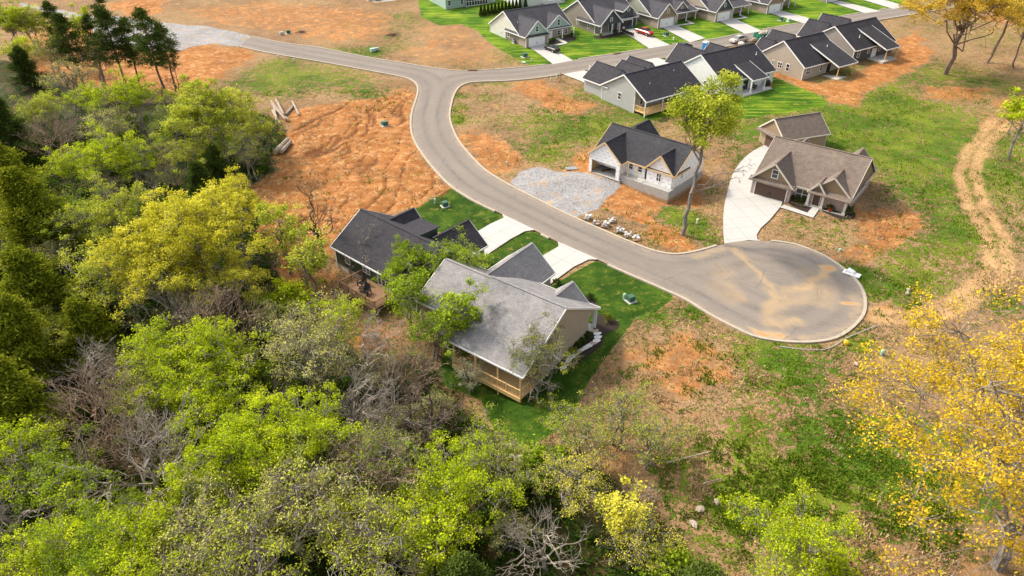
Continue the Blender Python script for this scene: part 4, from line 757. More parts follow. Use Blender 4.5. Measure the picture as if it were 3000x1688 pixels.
D=MB();D.box(-9.6,-.05,-15.2,-12.02,-.5,-.3);D.box(-9.6,-.05,-15.3,-15.202,-.75,-.25);rail(D,(-9.5,-15.15),(-.1,-15.15),-.3,1.1,.2);rail(D,(-.1,-15.1),(-.1,-12.1),-.3,1.1,.2);rail(D,(-9.5,-15.1),(-9.5,-12.1),-.3,1.1,.2)
D.build('deck','deck_wood',h.r)
for x in (-9.4,-6.3,-3.2,-.2): h.post(x,-15.0,-3.5,2.75,.16,'deck_wood',False)
P_=MB();P_.box(-9.5,-.1,-12.08,-12.02,-.6,3.);P_.build('rear_wall','old_wood',h.r);h.win('-y',-13.6,.9,1.3,1.5,at=-12.3);h.door('-y',-6.,.1,1.8,2.1,at=-12.09,mat='glass');h.win('-y',-2.5,.9,1.2,1.4,at=-12.09);h.corner([(0,-.1),(-17,-12.3)],-1,3.)  # dark panel over the beige wall: shade under the deck roof put into colour
h.done()
# ---- dark green house ----------------------------------------------
o=g('5',190,560);h=House('house','dark green house with black roof and raised rear deck among the trees',o,-41,z=o[2])
RN='roof_near_black'
h.gable('x',0,16,.7,11.1,3.65,3.65,6.8,'side_green',RN,base=.9);B=h.mb('foundation','concrete_pad');B.box(.05,15.95,.75,11.05,-4.,1.15)
h.gable('y',8,14.4,8.6,14.6,3.4,3.4,5.8,'side_green',RN,ends=(0,1),base=-1);h.gable('y',6,11.7,1.,6.2,3.5,3.5,5.9,'side_green',RN,ends=(0,1))
h.gable('y',2,8.2,12.2,15.9,3.9,3.9,6.1,'side_green',RN,ends=(1,0),base=3.)
W=h.mb('wall','side_green');W.hexa([(7.2,6.6,5.6),(10.6,6.6,5.6),(10.6,9.8,4.6),(7.2,9.8,4.6)],[(7.2,6.6,6.5),(10.6,6.6,6.5),(10.6,9.8,6.3),(7.2,9.8,6.3)])
h.mb('roof',RN).hexa([(7.,6.3,6.52),(10.8,6.3,6.52),(10.8,10.1,6.32),(7.,10.1,6.32)],[(7.,6.3,6.66),(10.8,6.3,6.66),(10.8,10.1,6.46),(7.,10.1,6.46)]);h.mb('trim','white').box(7.,10.8,6.22,6.29,6.4,6.68)
h.gdoor('+y',11.6,0,4.8,2.2,at=14.42);h.win('-y',2.6,1.7,1.,1.5,at=.7);h.win('-y',6.5,1.9,1.5,.9,at=.7,mul=2);h.win('-y',9.9,1.2,2.4,2.3,at=.7,mul=3);h.door('-y',2.9,-1.2,1.,2.,at=.75,mat='old_wood');h.win('+x',12.3,1.2,.7,1.3,at=14.6)
h.slab(2.4,6.,-1.4,.7,-1.5,-1.2,name='patio')
D=MB();z=1.15;D.box(5.6,12.6,-3.1,.66,z-.2,z);D.box(5.5,12.7,-3.2,-3.102,z-.35,z+.02);rail(D,(5.65,-3.05),(12.55,-3.05),z,1.,.16);rail(D,(5.65,-3.),(5.65,.6),z,1.,.16);rail(D,(12.55,-3.),(12.55,.6),z,1.,.16);D.build('deck','old_wood',h.r)
for x,y in ((5.75,-2.95),(9.1,-2.95),(12.45,-2.95)): h.post(x,y,-5,z-.21,.18,'old_wood',False)
h.corner([(0,.7),(16,.7)],-.5,3.6);h.done();hG=h;zdeck=h.z+z
# ================================================================== TREES
def segs_mesh(name,S,mat,sides=5):
    """S: array n x 8 (p0,p1,r0,r1) -> open tubes"""
    S=np.array(S,float);p=S[:,:3];q=S[:,3:6];r0=S[:,6];r1=S[:,7];d=q-p;d/=np.linalg.norm(d,axis=1)[:,None]+1e-9
    up=np.tile([0.,0.,1.],(len(S),1));up[np.abs(d[:,2])>.9]=[1,0,0]
    a=np.cross(d,up);a/=np.linalg.norm(a,axis=1)[:,None];b=np.cross(a,d);A=[];B=[]
    for i in range(sides):
        t=2*math.pi*i/sides;u=a*math.cos(t)+b*math.sin(t);A.append(p+u*r0[:,None]);B.append(q+u*r1[:,None])
    Q=[]
    for i in range(sides):
        j=(i+1)%sides;Q.append(np.stack([A[i],B[i],B[j],A[j]],1))
    V=np.concatenate(Q,1).reshape(-1,3);me=np_mesh(name,V,4,mat,False);return me
def leaves_mesh(name,C,size,mat,rg,col,elong=1.6,upbias=.3):
    n=len(C);nv=rg.normal(size=(n,3));nv[:,2]=np.abs(nv[:,2])+upbias*1.8;nv/=np.linalg.norm(nv,axis=1)[:,None]
    t=np.cross(nv,rg.normal(size=(n,3)));t/=np.linalg.norm(t,axis=1)[:,None];b=np.cross(nv,t)
    s=np.asarray(size)*rg.uniform(.65,1.35,n);L=t*(s*elong/2)[:,None];W=b*(s/2)[:,None]
    V=np.stack([C-L,C-W*.9+L*.1,C+L,C+W*.9+L*.1],1).reshape(-1,3);return np_mesh(name,V,4,mat,False,col)
def path(S,p,q,r0,r1,rg,n=4,w=.12,sag=0.):
    p=np.array(p,float);q=np.array(q,float);L=np.linalg.norm(q-p);P=[p]
    for i in range(1,n+1):
        t=i/n;x=p+(q-p)*t
        if i<n: x=x+rg.normal(size=3)*L*w*.5
        x[2]-=sag*L*t*(1-t)*2;P.append(x)
    for i in range(n): S.append((*P[i],*P[i+1],r0+(r1-r0)*i/n,r0+(r1-r0)*(i+1)/n))
    return P
def twigs(S,p,d,L,r,lv,rg,nb=3,spread=.7,up=.1):
    d=d/np.linalg.norm(d);P=path(S,p,p+d*L,r,r*.6,rg,3,.14)
    if lv<=0: return
    for i in range(nb):
        t=rg.uniform(.35,1.);k=min(2,int(t*3));b=P[k]+(P[k+1]-P[k])*(t*3-k)
        nd=d+rg.normal(size=3)*spread;nd[2]+=up;twigs(S,b,nd,L*rg.uniform(.55,.8),max(r*.58,.014),lv-1,rg,nb,spread,up)
def bare(name,seed,Ht,R,lv=4,nb=4,mat='bark_pale',trunks=1):
    rg=np.random.default_rng(seed);S=[];T=[]
    for k in range(trunks):
        b=rg.normal(size=3)*.5*(trunks>1);b[2]=0;top=b+np.array([*(rg.normal(size=2)*R*.18),Ht*.5])
        P=path(T,b-np.array([0,0,.5]),top,.022*Ht,.014*Ht,rg,6,.05)
        m=int(7+rg.integers(3))
        for i in range(m):
            t=.35+.65*i/m;kk=min(5,int(t*6));p=P[kk]+(P[kk+1]-P[kk])*(t*6-kk);an=i*2.4+rg.uniform(-.4,.4)
            d=np.array([math.cos(an),math.sin(an),.45+t*.6]);twigs(S,p,d,R*.72*(1.15-t*.3),.0085*Ht,lv-1,rg,nb,.5,.1)
        twigs(S,P[-1],np.array([0,0,1.]),Ht*.28,.011*Ht,lv,rg,nb,.6,.15)
    return segs_mesh(name+'_trunk',T,mat,7),segs_mesh(name+'_branches',S,mat,3)
def leafy(name,seed,Ht,R,ncl=60,per=150,cr=.95,ls=.17,hc=None,rz=None,trunks=1,mat='bark_gray',lob=.35,shell=.5,droop=0.,elong=1.6,sub=5,trunkr=.02,lean=(0,0),low=-.35):
    rg=np.random.default_rng(seed);hc=hc or Ht*.66;rz=rz or Ht-hc;T=[];C=[];K=[]
    ctr=np.array([lean[0],lean[1],hc]);ph=rg.uniform(0,6.28,6)
    tops=[]
    for k in range(trunks):
        b=np.array([*(rg.normal(size=2)*.6*(trunks>1)),0.]);tp=ctr+np.array([*(rg.normal(size=2)*R*.25*(trunks>1)),rz*.15]);P=path(T,b-np.array([0,0,.6]),tp,trunkr*Ht,trunkr*.45*Ht,rg,7,.04);tops.append(P)
    pool=[p for P in tops for p in P[3:]]
    for i in range(max(9,int(ncl/16))):
        z=rg.uniform(max(low,-.3),.95);an=i*2.4+rg.uniform(-.5,.5);s_=math.sqrt(max(0,1-z*z));P=tops[rg.integers(trunks)];a=P[min(len(P)-1,3+int((z+.4)*3))]
        e=ctr+np.array([R*s_*math.cos(an),R*s_*math.sin(an),rz*z])*rg.uniform(.6,.85);Q=path(T,a,e,min(.17,trunkr*.36*Ht),.03,rg,6,.2,-.1);pool+=Q[1:]
        for q in Q[2:5]:
            if rg.uniform()<.7: w=rg.normal(size=3)*R*.2;w[2]*=.6;pool+=path(T,q,q+w,.04,.018,rg,3,.2)[1:]
    pool=np.array(pool)
    for i in range(ncl):
        z=rg.uniform(low,1.);an=rg.uniform(0,6.283);s_=math.sqrt(max(0,1-z*z));lobf=1+lob*math.sin(an*3+ph[0])*math.cos(z*3+ph[1])+lob*.5*math.sin(an*5+ph[2])
        rr=(shell+(1-shell)*rg.uniform()**.5)*lobf
        c=ctr+np.array([R*s_*math.cos(an)*rr,R*s_*math.sin(an)*rr,rz*z*rr]);dd=np.linalg.norm(pool-c,axis=1)+np.maximum(0,pool[:,2]-c[2])*.7;
        path(T,pool[dd.argmin()],c-np.array([0,0,cr*.3]),.03,.014,rg,3,.2,-.05)
        for j in range(sub):
            e=c+rg.normal(size=3)*cr*.5;path(T,c-np.array([0,0,cr*.3]),e,.02,.01,rg,1)
        m=int(per*rg.uniform(.6,1.3));x=rg.normal(size=(m,3));x/=np.linalg.norm(x,axis=1)[:,None];x*=(rg.uniform(.15,1,size=(m,1))**.5)*cr*rg.uniform(.6,1.35);x[rg.uniform(size=m)<.22]*=1.9;x[:,2]*=.62
        x[:,2]-=droop*np.hypot(x[:,0],x[:,1]);C.append(c+x)
        hue=rg.uniform(.1,.8);cc=np.zeros((m,3));cc[:,0]=np.clip(hue+rg.normal(size=m)*.22,0,1);cc[:,1]=np.clip(.45+x[:,2]/cr*.5+rg.normal(size=m)*.2,0,1);K.append(cc)  # green: underside of each clump painted darker as its own shade
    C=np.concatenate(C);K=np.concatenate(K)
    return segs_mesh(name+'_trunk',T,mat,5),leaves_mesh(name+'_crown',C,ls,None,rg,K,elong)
def cedar(name,seed,Ht,R,n=190,per=80,ls=.17,z0=.08,sparse=0.,mat='bark_dark'):
    rg=np.random.default_rng(seed);an0=seed;T=[];C=[];K=[];P=path(T,(0,0,-.5),(rg.normal()*.4,rg.normal()*.4,Ht*.97),.018*Ht,.04,rg,8,.015)
    for i in range(n):
        t=z0+(1-z0)*rg.uniform()**.9;prof=((1-t)**.75+.06)*(1+.28*math.sin(t*23+an0)) if z0<.3 else math.sin(min(1,(1-t)/(1-z0)*1.15+.08)*math.pi*.62)
        rad=R*prof*rg.uniform(.4,1.25);an=rg.uniform(0,6.283);b=np.array([0,0,t*Ht]);k=min(7,int(t*8));b[:2]=P[k][:2]
        e=b+np.array([math.cos(an)*rad,math.sin(an)*rad,rad*.28*rg.uniform(-.2,1)]);path(T,b,e,.045,.015,rg,2,.08)
        m=int(per*rg.uniform(.6,1.2));f=rg.uniform(.45,1.05,size=(m,1));x=b+(e-b)*f+rg.normal(size=(m,3))*np.array([.38,.38,.26])*(.5+R*.13);C.append(x)
        cc=np.zeros((m,3));cc[:,0]=np.clip(rg.uniform(.1,.8)+rg.normal(size=m)*.2,0,1);cc[:,1]=np.clip(f[:,0]*.8-.1+rg.normal(size=m)*.15,0,1);K.append(cc)  # green: shade near the trunk painted into the inner sprays
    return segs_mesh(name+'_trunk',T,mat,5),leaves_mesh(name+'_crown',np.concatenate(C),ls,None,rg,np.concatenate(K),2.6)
bark('bark_gray',(.11,.095,.085),(.34,.3,.26));bark('bark_pale',(.18,.15,.12),(.42,.37,.31));bark('bark_tan',(.2,.13,.09),(.46,.35,.25));bark('bark_dark',(.05,.035,.03),(.17,.12,.1));bark('bark_brown',(.09,.06,.045),(.26,.19,.15));bark('log_bark',(.2,.15,.11),(.5,.42,.34))
leaf('leaf_lime',(.3,.42,.012),(.78,.86,.04),.4);leaf('leaf_green',(.16,.27,.015),(.52,.64,.05),.38);leaf('leaf_yellow',(.6,.57,.03),(.97,.9,.13),.4);leaf('leaf_yellowgreen',(.32,.4,.03),(.75,.76,.1),.38)
leaf('leaf_gold',(.66,.45,.025),(.97,.72,.06),.42);leaf('leaf_amber',(.68,.46,.04),(.98,.75,.14),.45);leaf('leaf_olive',(.1,.14,.012),(.38,.4,.03),.25);leaf('leaf_cedar',(.04,.07,.015),(.14,.19,.035),.2);leaf('leaf_tan',(.4,.38,.1),(.74,.72,.24),.35);leaf('leaf_under',(.018,.05,.006),(.1,.16,.02),.25);leaf('leaf_grass',(.07,.15,.01),(.24,.33,.03),.3);leaf('leaf_straw',(.36,.25,.14),(.75,.58,.36),.2);leaf('leaf_blossom',(.4,.42,.2),(.75,.75,.5),.3)
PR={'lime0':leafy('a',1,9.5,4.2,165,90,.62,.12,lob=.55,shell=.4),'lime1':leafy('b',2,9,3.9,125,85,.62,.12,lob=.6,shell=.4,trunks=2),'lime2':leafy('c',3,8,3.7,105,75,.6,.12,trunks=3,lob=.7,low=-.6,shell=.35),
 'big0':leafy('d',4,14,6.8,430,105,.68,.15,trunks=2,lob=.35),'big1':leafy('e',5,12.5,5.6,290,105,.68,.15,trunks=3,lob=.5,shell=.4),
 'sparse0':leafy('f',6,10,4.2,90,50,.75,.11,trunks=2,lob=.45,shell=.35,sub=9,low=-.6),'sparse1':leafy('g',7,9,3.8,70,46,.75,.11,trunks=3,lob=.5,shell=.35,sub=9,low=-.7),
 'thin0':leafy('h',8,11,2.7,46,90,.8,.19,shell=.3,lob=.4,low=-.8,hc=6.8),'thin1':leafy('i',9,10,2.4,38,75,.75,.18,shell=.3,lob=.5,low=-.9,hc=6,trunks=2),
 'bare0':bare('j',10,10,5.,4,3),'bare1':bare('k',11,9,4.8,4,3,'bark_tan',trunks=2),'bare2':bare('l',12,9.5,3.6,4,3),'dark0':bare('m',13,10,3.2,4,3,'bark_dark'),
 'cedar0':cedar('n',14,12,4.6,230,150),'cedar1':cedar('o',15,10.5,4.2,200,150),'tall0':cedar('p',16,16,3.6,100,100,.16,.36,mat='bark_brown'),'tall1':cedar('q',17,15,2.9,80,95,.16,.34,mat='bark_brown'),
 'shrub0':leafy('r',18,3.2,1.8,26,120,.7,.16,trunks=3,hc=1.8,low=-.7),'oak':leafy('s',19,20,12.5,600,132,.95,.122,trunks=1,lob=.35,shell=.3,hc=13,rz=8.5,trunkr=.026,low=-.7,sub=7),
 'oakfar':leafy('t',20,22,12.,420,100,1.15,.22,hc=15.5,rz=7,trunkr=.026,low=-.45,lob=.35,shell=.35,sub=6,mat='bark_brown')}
nt_=[0]
def tree(proto,mat,k,x,y,hc,label,s=1.,group=None,cat='tree',nm=None,rz=None,sz=1.,base=False):
    """x,y: where the crown centre shows; hc: crown-centre height above ground"""
    p=g(k,x,y,0 if base else hc);rg=random.Random(int(x*7+y*13));nt_[0]+=1
    kind=nm or {'cedar':'cedar_tree','tall':'cedar_tree','bare':'bare_tree','dark':'bare_tree','shrub':'shrub'}.get(proto.rstrip('0123456789'),'leafy_tree')
    e=thing(kind,(p[0],p[1],p[2]-.15),rg.uniform(0,6.28) if rz is None else rz,label,cat,group,(s,s,s*sz))
    t,c=PR[proto];a=linko('trunk',t,e);b=linko('branches' if proto[:4] in('bare','dark') else 'crown',c,e)
    if mat:
        if not c.materials: c.materials.append(MATS['leaf_lime'])
        b.material_slots[0].link='OBJECT';b.material_slots[0].material=MATS[mat]
    return e
TR=[# proto, mat, zone,x,y, hc, scale, label
('cedar0','leaf_olive','L',200,150,7,1.15,'broad olive cedar left of the lime trees at the left edge, upper of its column'),
('cedar1','leaf_olive','L',300,720,6.5,1.25,'broad olive green cedar in the middle of the left edge woods'),
('cedar0','leaf_olive','L',130,1180,6,1.05,'olive cedar low at the left edge above the bare gray branches'),
('cedar1','leaf_olive','L',700,1080,5,.85,'small olive cedar between a lime tree and gray dead branches'),
('cedar1','leaf_olive','B',60,250,5.5,1.1,'dark olive cedar in shade at the left edge, lower third'),
('cedar0','leaf_cedar','3',150,430,6,.75,'small dark evergreen alone left of the tall cedar group'),
('cedar1','leaf_olive','3',60,1100,6,1.2,'dark olive evergreen filling the left edge at mid height'),
('cedar0','leaf_cedar','3',30,800,6,1.,'dark evergreen behind bare branches at the left edge'),
('tall0','leaf_cedar','3',430,250,11,1.05,'tall dark cedar with bare lower trunk, left of the tall group'),
('tall1','leaf_cedar','3',560,220,11,1.,'tall slim cedar second in the dark group at the top left'),
('tall0','leaf_cedar','3',700,230,11,1.1,'tall broad cedar in the middle of the dark group'),
('tall1','leaf_cedar','3',800,270,10,1.,'tall cedar right of the broad one in the dark group'),
('tall0','leaf_cedar','3',930,210,12,1.15,'tallest dark cedar beside the gravel end of the road'),
('tall1','leaf_cedar','3',1030,300,10,.95,'slim leaning cedar at the right end of the dark group'),
('tall1','leaf_cedar','3',330,160,10,1.,'dark cedar at the far left of the gravel lane'),
('tall1','leaf_cedar','3',640,60,10,.9,'dark cedar top reaching the top edge beside the lane'),
('dark0',None,'3',1120,480,7,.9,'thin dark dead tree standing before the orange clay at the top left'),
('dark0',None,'3',1050,620,7,1.,'dark bare trunk leaning under the tall cedars'),
('lime0','leaf_lime','3',40,100,7,1.3,'pale lime tree in the top left corner of the photo'),
('sparse0','leaf_yellowgreen','3',280,300,7,1.,'thin yellow green tree among the leftmost dark cedars'),
('big1','leaf_yellowgreen','3',180,180,7,.8,'yellow green tree before the orange bank in the top left corner'),
('sparse1','leaf_tan','3',420,480,6,1.2,'brown budding tree under the dark cedars at the left'),
('sparse0','leaf_tan','3',600,420,5,1.1,'brown budding tree under the middle of the dark cedars'),
('lime1','leaf_lime','3',120,330,5,.9,'light lime tree behind the lone small evergreen'),
('thin0','leaf_lime','3',500,110,8,1.,'slender lime tree rising among the dark cedars'),
('lime1','leaf_lime','3',580,620,6,.95,'bright lime crown left of the highest lime crown'),
('lime0','leaf_lime','3',820,600,6.5,1.15,'highest bright lime crown below the dark cedars'),
('lime1','leaf_yellowgreen','3',240,690,6,1.,'lime tree left of the bright pair below the cedars'),
('sparse0','leaf_tan','3',700,840,5,1.,'brownish thin brush tree under the bright lime crown'),
('bare1',None,'3',280,870,5.5,1.,'gray bare tree under the lime trees on the left'),
('bare0',None,'3',420,780,6,.8,'pale bare branches between lime crowns on the left'),
('big1','leaf_yellowgreen','3',1330,800,6.5,1.15,'wide yellow green tree beside the orange clay bank'),
('lime2','leaf_yellowgreen','3',1620,830,4.5,.9,'yellow green tree at the edge of the clay by the fallen logs'),
('sparse1','leaf_yellowgreen','3',1560,1000,4,.95,'thin pale stemmed tree at the foot of the clay bank'),
('lime2','leaf_yellowgreen','3',1200,1000,4.5,1.,'yellow green many stemmed tree above the big yellow crown'),
('lime0','leaf_lime','3',640,980,6.5,1.1,'rounded lime crown on the left at upper mid height'),
('lime1','leaf_lime','3',830,1040,5.5,.9,'smaller lime crown right of the rounded one'),
('bare2',None,'3',960,1080,5,.7,'small pinkish bare tree right of the rounded lime crown'),
('lime1','leaf_lime','3',430,1080,5,.9,'shaded lime tree beside the olive cedar'),
('sparse0','leaf_green','3',1100,830,4,1.,'thin green tree in the dark gap below the cedars'),
('lime2','leaf_green','L',480,200,5,1.1,'fresh green tree between the olive cedar and the yellow green tree'),
('lime0','leaf_yellowgreen','L',830,170,6.5,1.1,'speckled yellow green tree left of the big yellow crown'),
('lime1','leaf_yellowgreen','L',800,680,5.5,1.15,'speckled yellow green tree below left of the big yellow crown'),
('big0','leaf_yellow','L',1420,330,9,1.02,'biggest yellow crown in the middle of the woods'),
('big1','leaf_yellow','L',1230,620,7.5,.95,'yellow crown spreading below left of the biggest one'),
('big1','leaf_yellow','L',1720,130,8.5,.85,'yellow crown behind the biggest one next to the clay'),
('lime0','leaf_yellow','L',1760,640,7,.85,'small yellow crown at the right foot of the biggest one'),
('thin0','leaf_yellowgreen','L',2120,300,6.5,1.05,'slim yellow green tree standing against the orange clay'),
('thin1','leaf_yellowgreen','L',2330,480,6,1.1,'slim pale green tree left of the dark green house'),
('dark0',None,'L',2400,150,6.5,1.1,'dark bare tree against the orange clay left of the dark green house'),
('shrub0','leaf_lime','L',2200,800,1.8,1.3,'low bright green shrub left of the raised deck'),
('shrub0','leaf_green','L',2020,880,1.6,1.,'small green shrub on brown leaf litter'),
('bare0',None,'L',1300,900,5,1.05,'gray bare tree under the yellow crown, left one'),
('bare1',None,'L',1640,900,5.5,1.05,'gray bare tree under the yellow crown, right one'),
('dark0',None,'L',1850,1000,5,.9,'dark straight trunk right of the gray bare pair'),
('lime1','leaf_yellowgreen','L',500,1080,4.5,.85,'small yellow green tree between cedars on the left'),
('lime0','leaf_lime','L',1290,1250,6.5,1.05,'vivid lime crown below the gray bare pair, left half'),
('lime1','leaf_lime','L',1520,1230,6.5,1.1,'vivid lime crown below the gray bare pair, right half'),
('lime2','leaf_lime','L',1720,1330,5,1.,'lime tree right of the vivid lime crowns'),
('bare2',None,'L',600,1370,5.5,1.15,'gray bare tree left of the vivid lime crown'),
('bare0',None,'L',860,1330,6,.85,'pale forked bare tree just left of the vivid lime crown'),
('sparse0','leaf_tan','L',2300,1250,5,1.15,'tan budding tree with tangled branches below the green house'),
('lime1','leaf_lime','5',220,900,6.5,.8,'bright lime crown under the raised deck of the green house'),
('big1','leaf_green','5',740,540,8.5,.6,'green tree in front of the dark green house roof'),
('lime1','leaf_green','5',1050,430,7,.9,'green tree between the two near houses'),
('thin0','leaf_green','5',720,760,6,.9,'slim green tree in front of the gap between the houses'),
('thin1','leaf_green','5',1080,780,7,1.1,'thin green tree overlapping the gray shingle roof'),
('lime2','leaf_green','5',920,1010,4.5,.9,'green bushy tree at the left corner of the long deck'),
('bare2',None,'5',390,330,8,.8,'white bare branches spread over the dark green house roof'),
('bare2',None,'5',600,330,8,.55,'small white bare tree top over the ridge of the green house'),
('sparse1','leaf_tan','5',100,1160,5,1.,'tan brushy tree left of the dead trunks below the deck'),
('bare0',None,'5',420,1150,5,1.,'bare brown tree on orange leaf litter below the green house'),
('bare1',None,'5',780,1270,5,.75,'pale twiggy bare tree left of the long deck'),
('thin1','leaf_olive','5',1120,1120,5,.5,'small evergreen against the middle of the long deck'),
('sparse1','leaf_blossom','5',1150,1350,3.,.5,'small white budding tree before the long deck'),
('sparse0','leaf_olive','5',1650,1200,5,.85,'evergreen covering the right corner of the long deck'),
('bare2',None,'5',1640,1400,3,.6,'pale dead limbs below the evergreen at the deck corner'),
('lime0','leaf_lime','B',1340,130,6,.9,'lime crown below the vivid lime pair'),
('lime1','leaf_lime','B',1560,270,5.5,.95,'lime crown with dark gaps in the centre left woods'),
('sparse0','leaf_lime','B',1080,130,5,.9,'thin lime tree between two gray bare trees'),
('bare1',None,'B',600,200,6,1.15,'large gray bare tree at left of the lower woods'),
('bare0',None,'B',1080,620,6,1.35,'widest gray bare crown spreading in the lower left woods'),
('bare1',None,'B',1000,420,6,.9,'gray bare tree behind the widest bare crown'),
('bare2',None,'B',130,950,6,1.1,'gray bare tree at the lower left edge'),
('bare0',None,'B',180,620,6,.9,'gray bare tree beside the lime crown at the left edge'),
('lime1','leaf_lime','B',80,560,6.5,1.,'lime crown at the lower left edge'),
('lime2','leaf_green','B',430,850,4,1.05,'green tree in shadow under the widest bare crown'),
('lime2','leaf_lime','B',900,1180,5,.95,'lime tree above the bottom edge at the left'),
('lime1','leaf_lime','B',520,1200,5,.9,'lime tree left of another near the lower left corner'),
('lime0','leaf_lime','B',1050,1350,5.5,.95,'lime tree touching the bottom edge at the left'),
('lime2','leaf_lime','B',280,1380,5,.8,'small lime tree nearest the lower left corner'),
('lime0','leaf_green','B',700,1400,5,.9,'green tree at the bottom edge between lime ones'),
('lime0','leaf_lime','B',2230,440,6,.95,'lime crown on the upper end of the long lime clump'),
('big1','leaf_lime','B',1830,640,6.5,.82,'lime crown in the middle of the long lime clump'),
('lime1','leaf_lime','B',1500,820,5.5,.9,'lime crown at the lower end of the long lime clump'),
('lime2','leaf_yellowgreen','B',1980,800,4.5,.85,'yellow green tree under the long lime clump'),
('sparse0','leaf_tan','B',2150,950,6,1.15,'tan green tree with fine buds right of the long lime clump'),
('sparse1','leaf_tan','B',1550,1150,5.5,1.25,'tan green budding tree below the long lime clump'),
('sparse0','leaf_yellowgreen','B',1850,1300,5.5,1.2,'yellowish budding tree at the bottom edge, left of centre'),
('sparse1','leaf_tan','B',1500,1400,5.5,1.,'tan budding tree touching the bottom edge'),
('lime2','leaf_yellowgreen','B',2480,1100,5,.85,'yellow green tree left of the lime tree near the bottom centre'),
('bare2',None,'B',2450,200,5.5,1.,'gray bare tree right of the long lime clump'),
('bare0',None,'M',180,330,6,.85,'gray bare tree standing upper left of the stone pile'),
('bare2',None,'M',450,250,6.5,1.,'pale slim bare tree left of the dark lawn'),
('dark0',None,'M',660,250,6,1.1,'dark bare trunk beside the dark lawn behind the deck'),
('dark0',None,'M',540,400,4.5,.85,'dark leaning trunk on rocky ground'),
('bare1',None,'M',120,720,5,1.05,'white branched dead tree at the centre of the lower woods'),
('sparse0','leaf_green','M',330,700,4.5,.9,'thin dark green tree beside white dead branches'),
('lime0','leaf_lime','M',830,800,6,.9,'bright lime tree near the bottom centre, upper crown'),
('lime1','leaf_lime','M',700,1050,5.5,.85,'bright lime tree near the bottom centre, lower crown'),
('sparse1','leaf_lime','M',1050,560,4,.8,'small lime tree in front of the stone pile'),
('sparse1','leaf_yellowgreen','M',1160,760,4,.75,'yellow green sapling below the stone pile'),
('thin1','leaf_lime','M',640,1250,5,.9,'slender lime tree under the bright lime pair'),
('sparse0','leaf_yellowgreen','M',220,1280,5,1.1,'yellow green budding tree left of the bottom centre'),
('sparse1','leaf_tan','M',420,1390,5,.8,'tan budding tree beside the bottom centre'),
('sparse0','leaf_yellow','M',1680,790,5.5,.72,'yellow budding tree right of the fallen trunk'),
('thin1','leaf_yellow','M',2010,960,6,.8,'yellow budding tree at the edge of the field'),
('sparse1','leaf_yellow','M',2130,1180,5,.7,'yellow budding tree below another at the field edge'),
('bare2',None,'M',1480,1200,4,.95,'bushy brown bare tree at the bottom centre'),
('sparse1','leaf_yellowgreen','M',2000,360,3.5,.8,'thin spreading tree before the brown field, right of the deck'),
('sparse1','leaf_yellowgreen','M',2230,520,3.5,.75,'thin spreading tree lower right of the deck'),
('sparse1','leaf_lime','M',1600,370,3,.55,'small lime sapling right of the dark lawn'),
('sparse1','leaf_yellowgreen','M',1740,520,3.5,.7,'thin pale sapling beside the brown field'),
('shrub0','leaf_green','M',1400,660,1.5,1.2,'dark green bush at the end of the fallen trunk'),
('shrub0','leaf_green','M',240,980,1.5,1.3,'dark green bush in the shade of white dead branches'),
('lime0','leaf_lime','Q',880,1290,4.2,.85,'vivid lime bush at the bottom edge right of centre'),
('shrub0','leaf_lime','Q',1180,1400,1.6,1.1,'small lime shrub right of the vivid lime bush'),
('shrub0','leaf_green','Q',60,1380,1.6,1.2,'green shrub at the bottom edge left of the vivid lime bush'),
]
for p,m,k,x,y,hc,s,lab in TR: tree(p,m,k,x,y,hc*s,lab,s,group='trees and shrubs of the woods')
# large single trees
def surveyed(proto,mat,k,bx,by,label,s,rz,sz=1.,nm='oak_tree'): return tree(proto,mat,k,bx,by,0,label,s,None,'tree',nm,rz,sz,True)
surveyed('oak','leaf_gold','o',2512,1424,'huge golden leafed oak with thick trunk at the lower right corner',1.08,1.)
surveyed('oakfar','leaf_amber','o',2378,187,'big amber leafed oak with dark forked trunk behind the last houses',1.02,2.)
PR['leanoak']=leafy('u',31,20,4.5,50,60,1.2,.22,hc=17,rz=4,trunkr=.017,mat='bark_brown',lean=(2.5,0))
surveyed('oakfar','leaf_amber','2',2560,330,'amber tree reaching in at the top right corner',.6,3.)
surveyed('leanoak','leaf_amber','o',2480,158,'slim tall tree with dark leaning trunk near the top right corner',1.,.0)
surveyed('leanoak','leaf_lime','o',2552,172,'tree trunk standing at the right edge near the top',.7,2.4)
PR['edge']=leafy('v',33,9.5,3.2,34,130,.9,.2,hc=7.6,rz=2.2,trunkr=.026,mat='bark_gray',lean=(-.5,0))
surveyed('edge','leaf_lime','o',2535,402,'gray trunked tree with lime leaves at the right edge above the dirt track',1.15,.3)
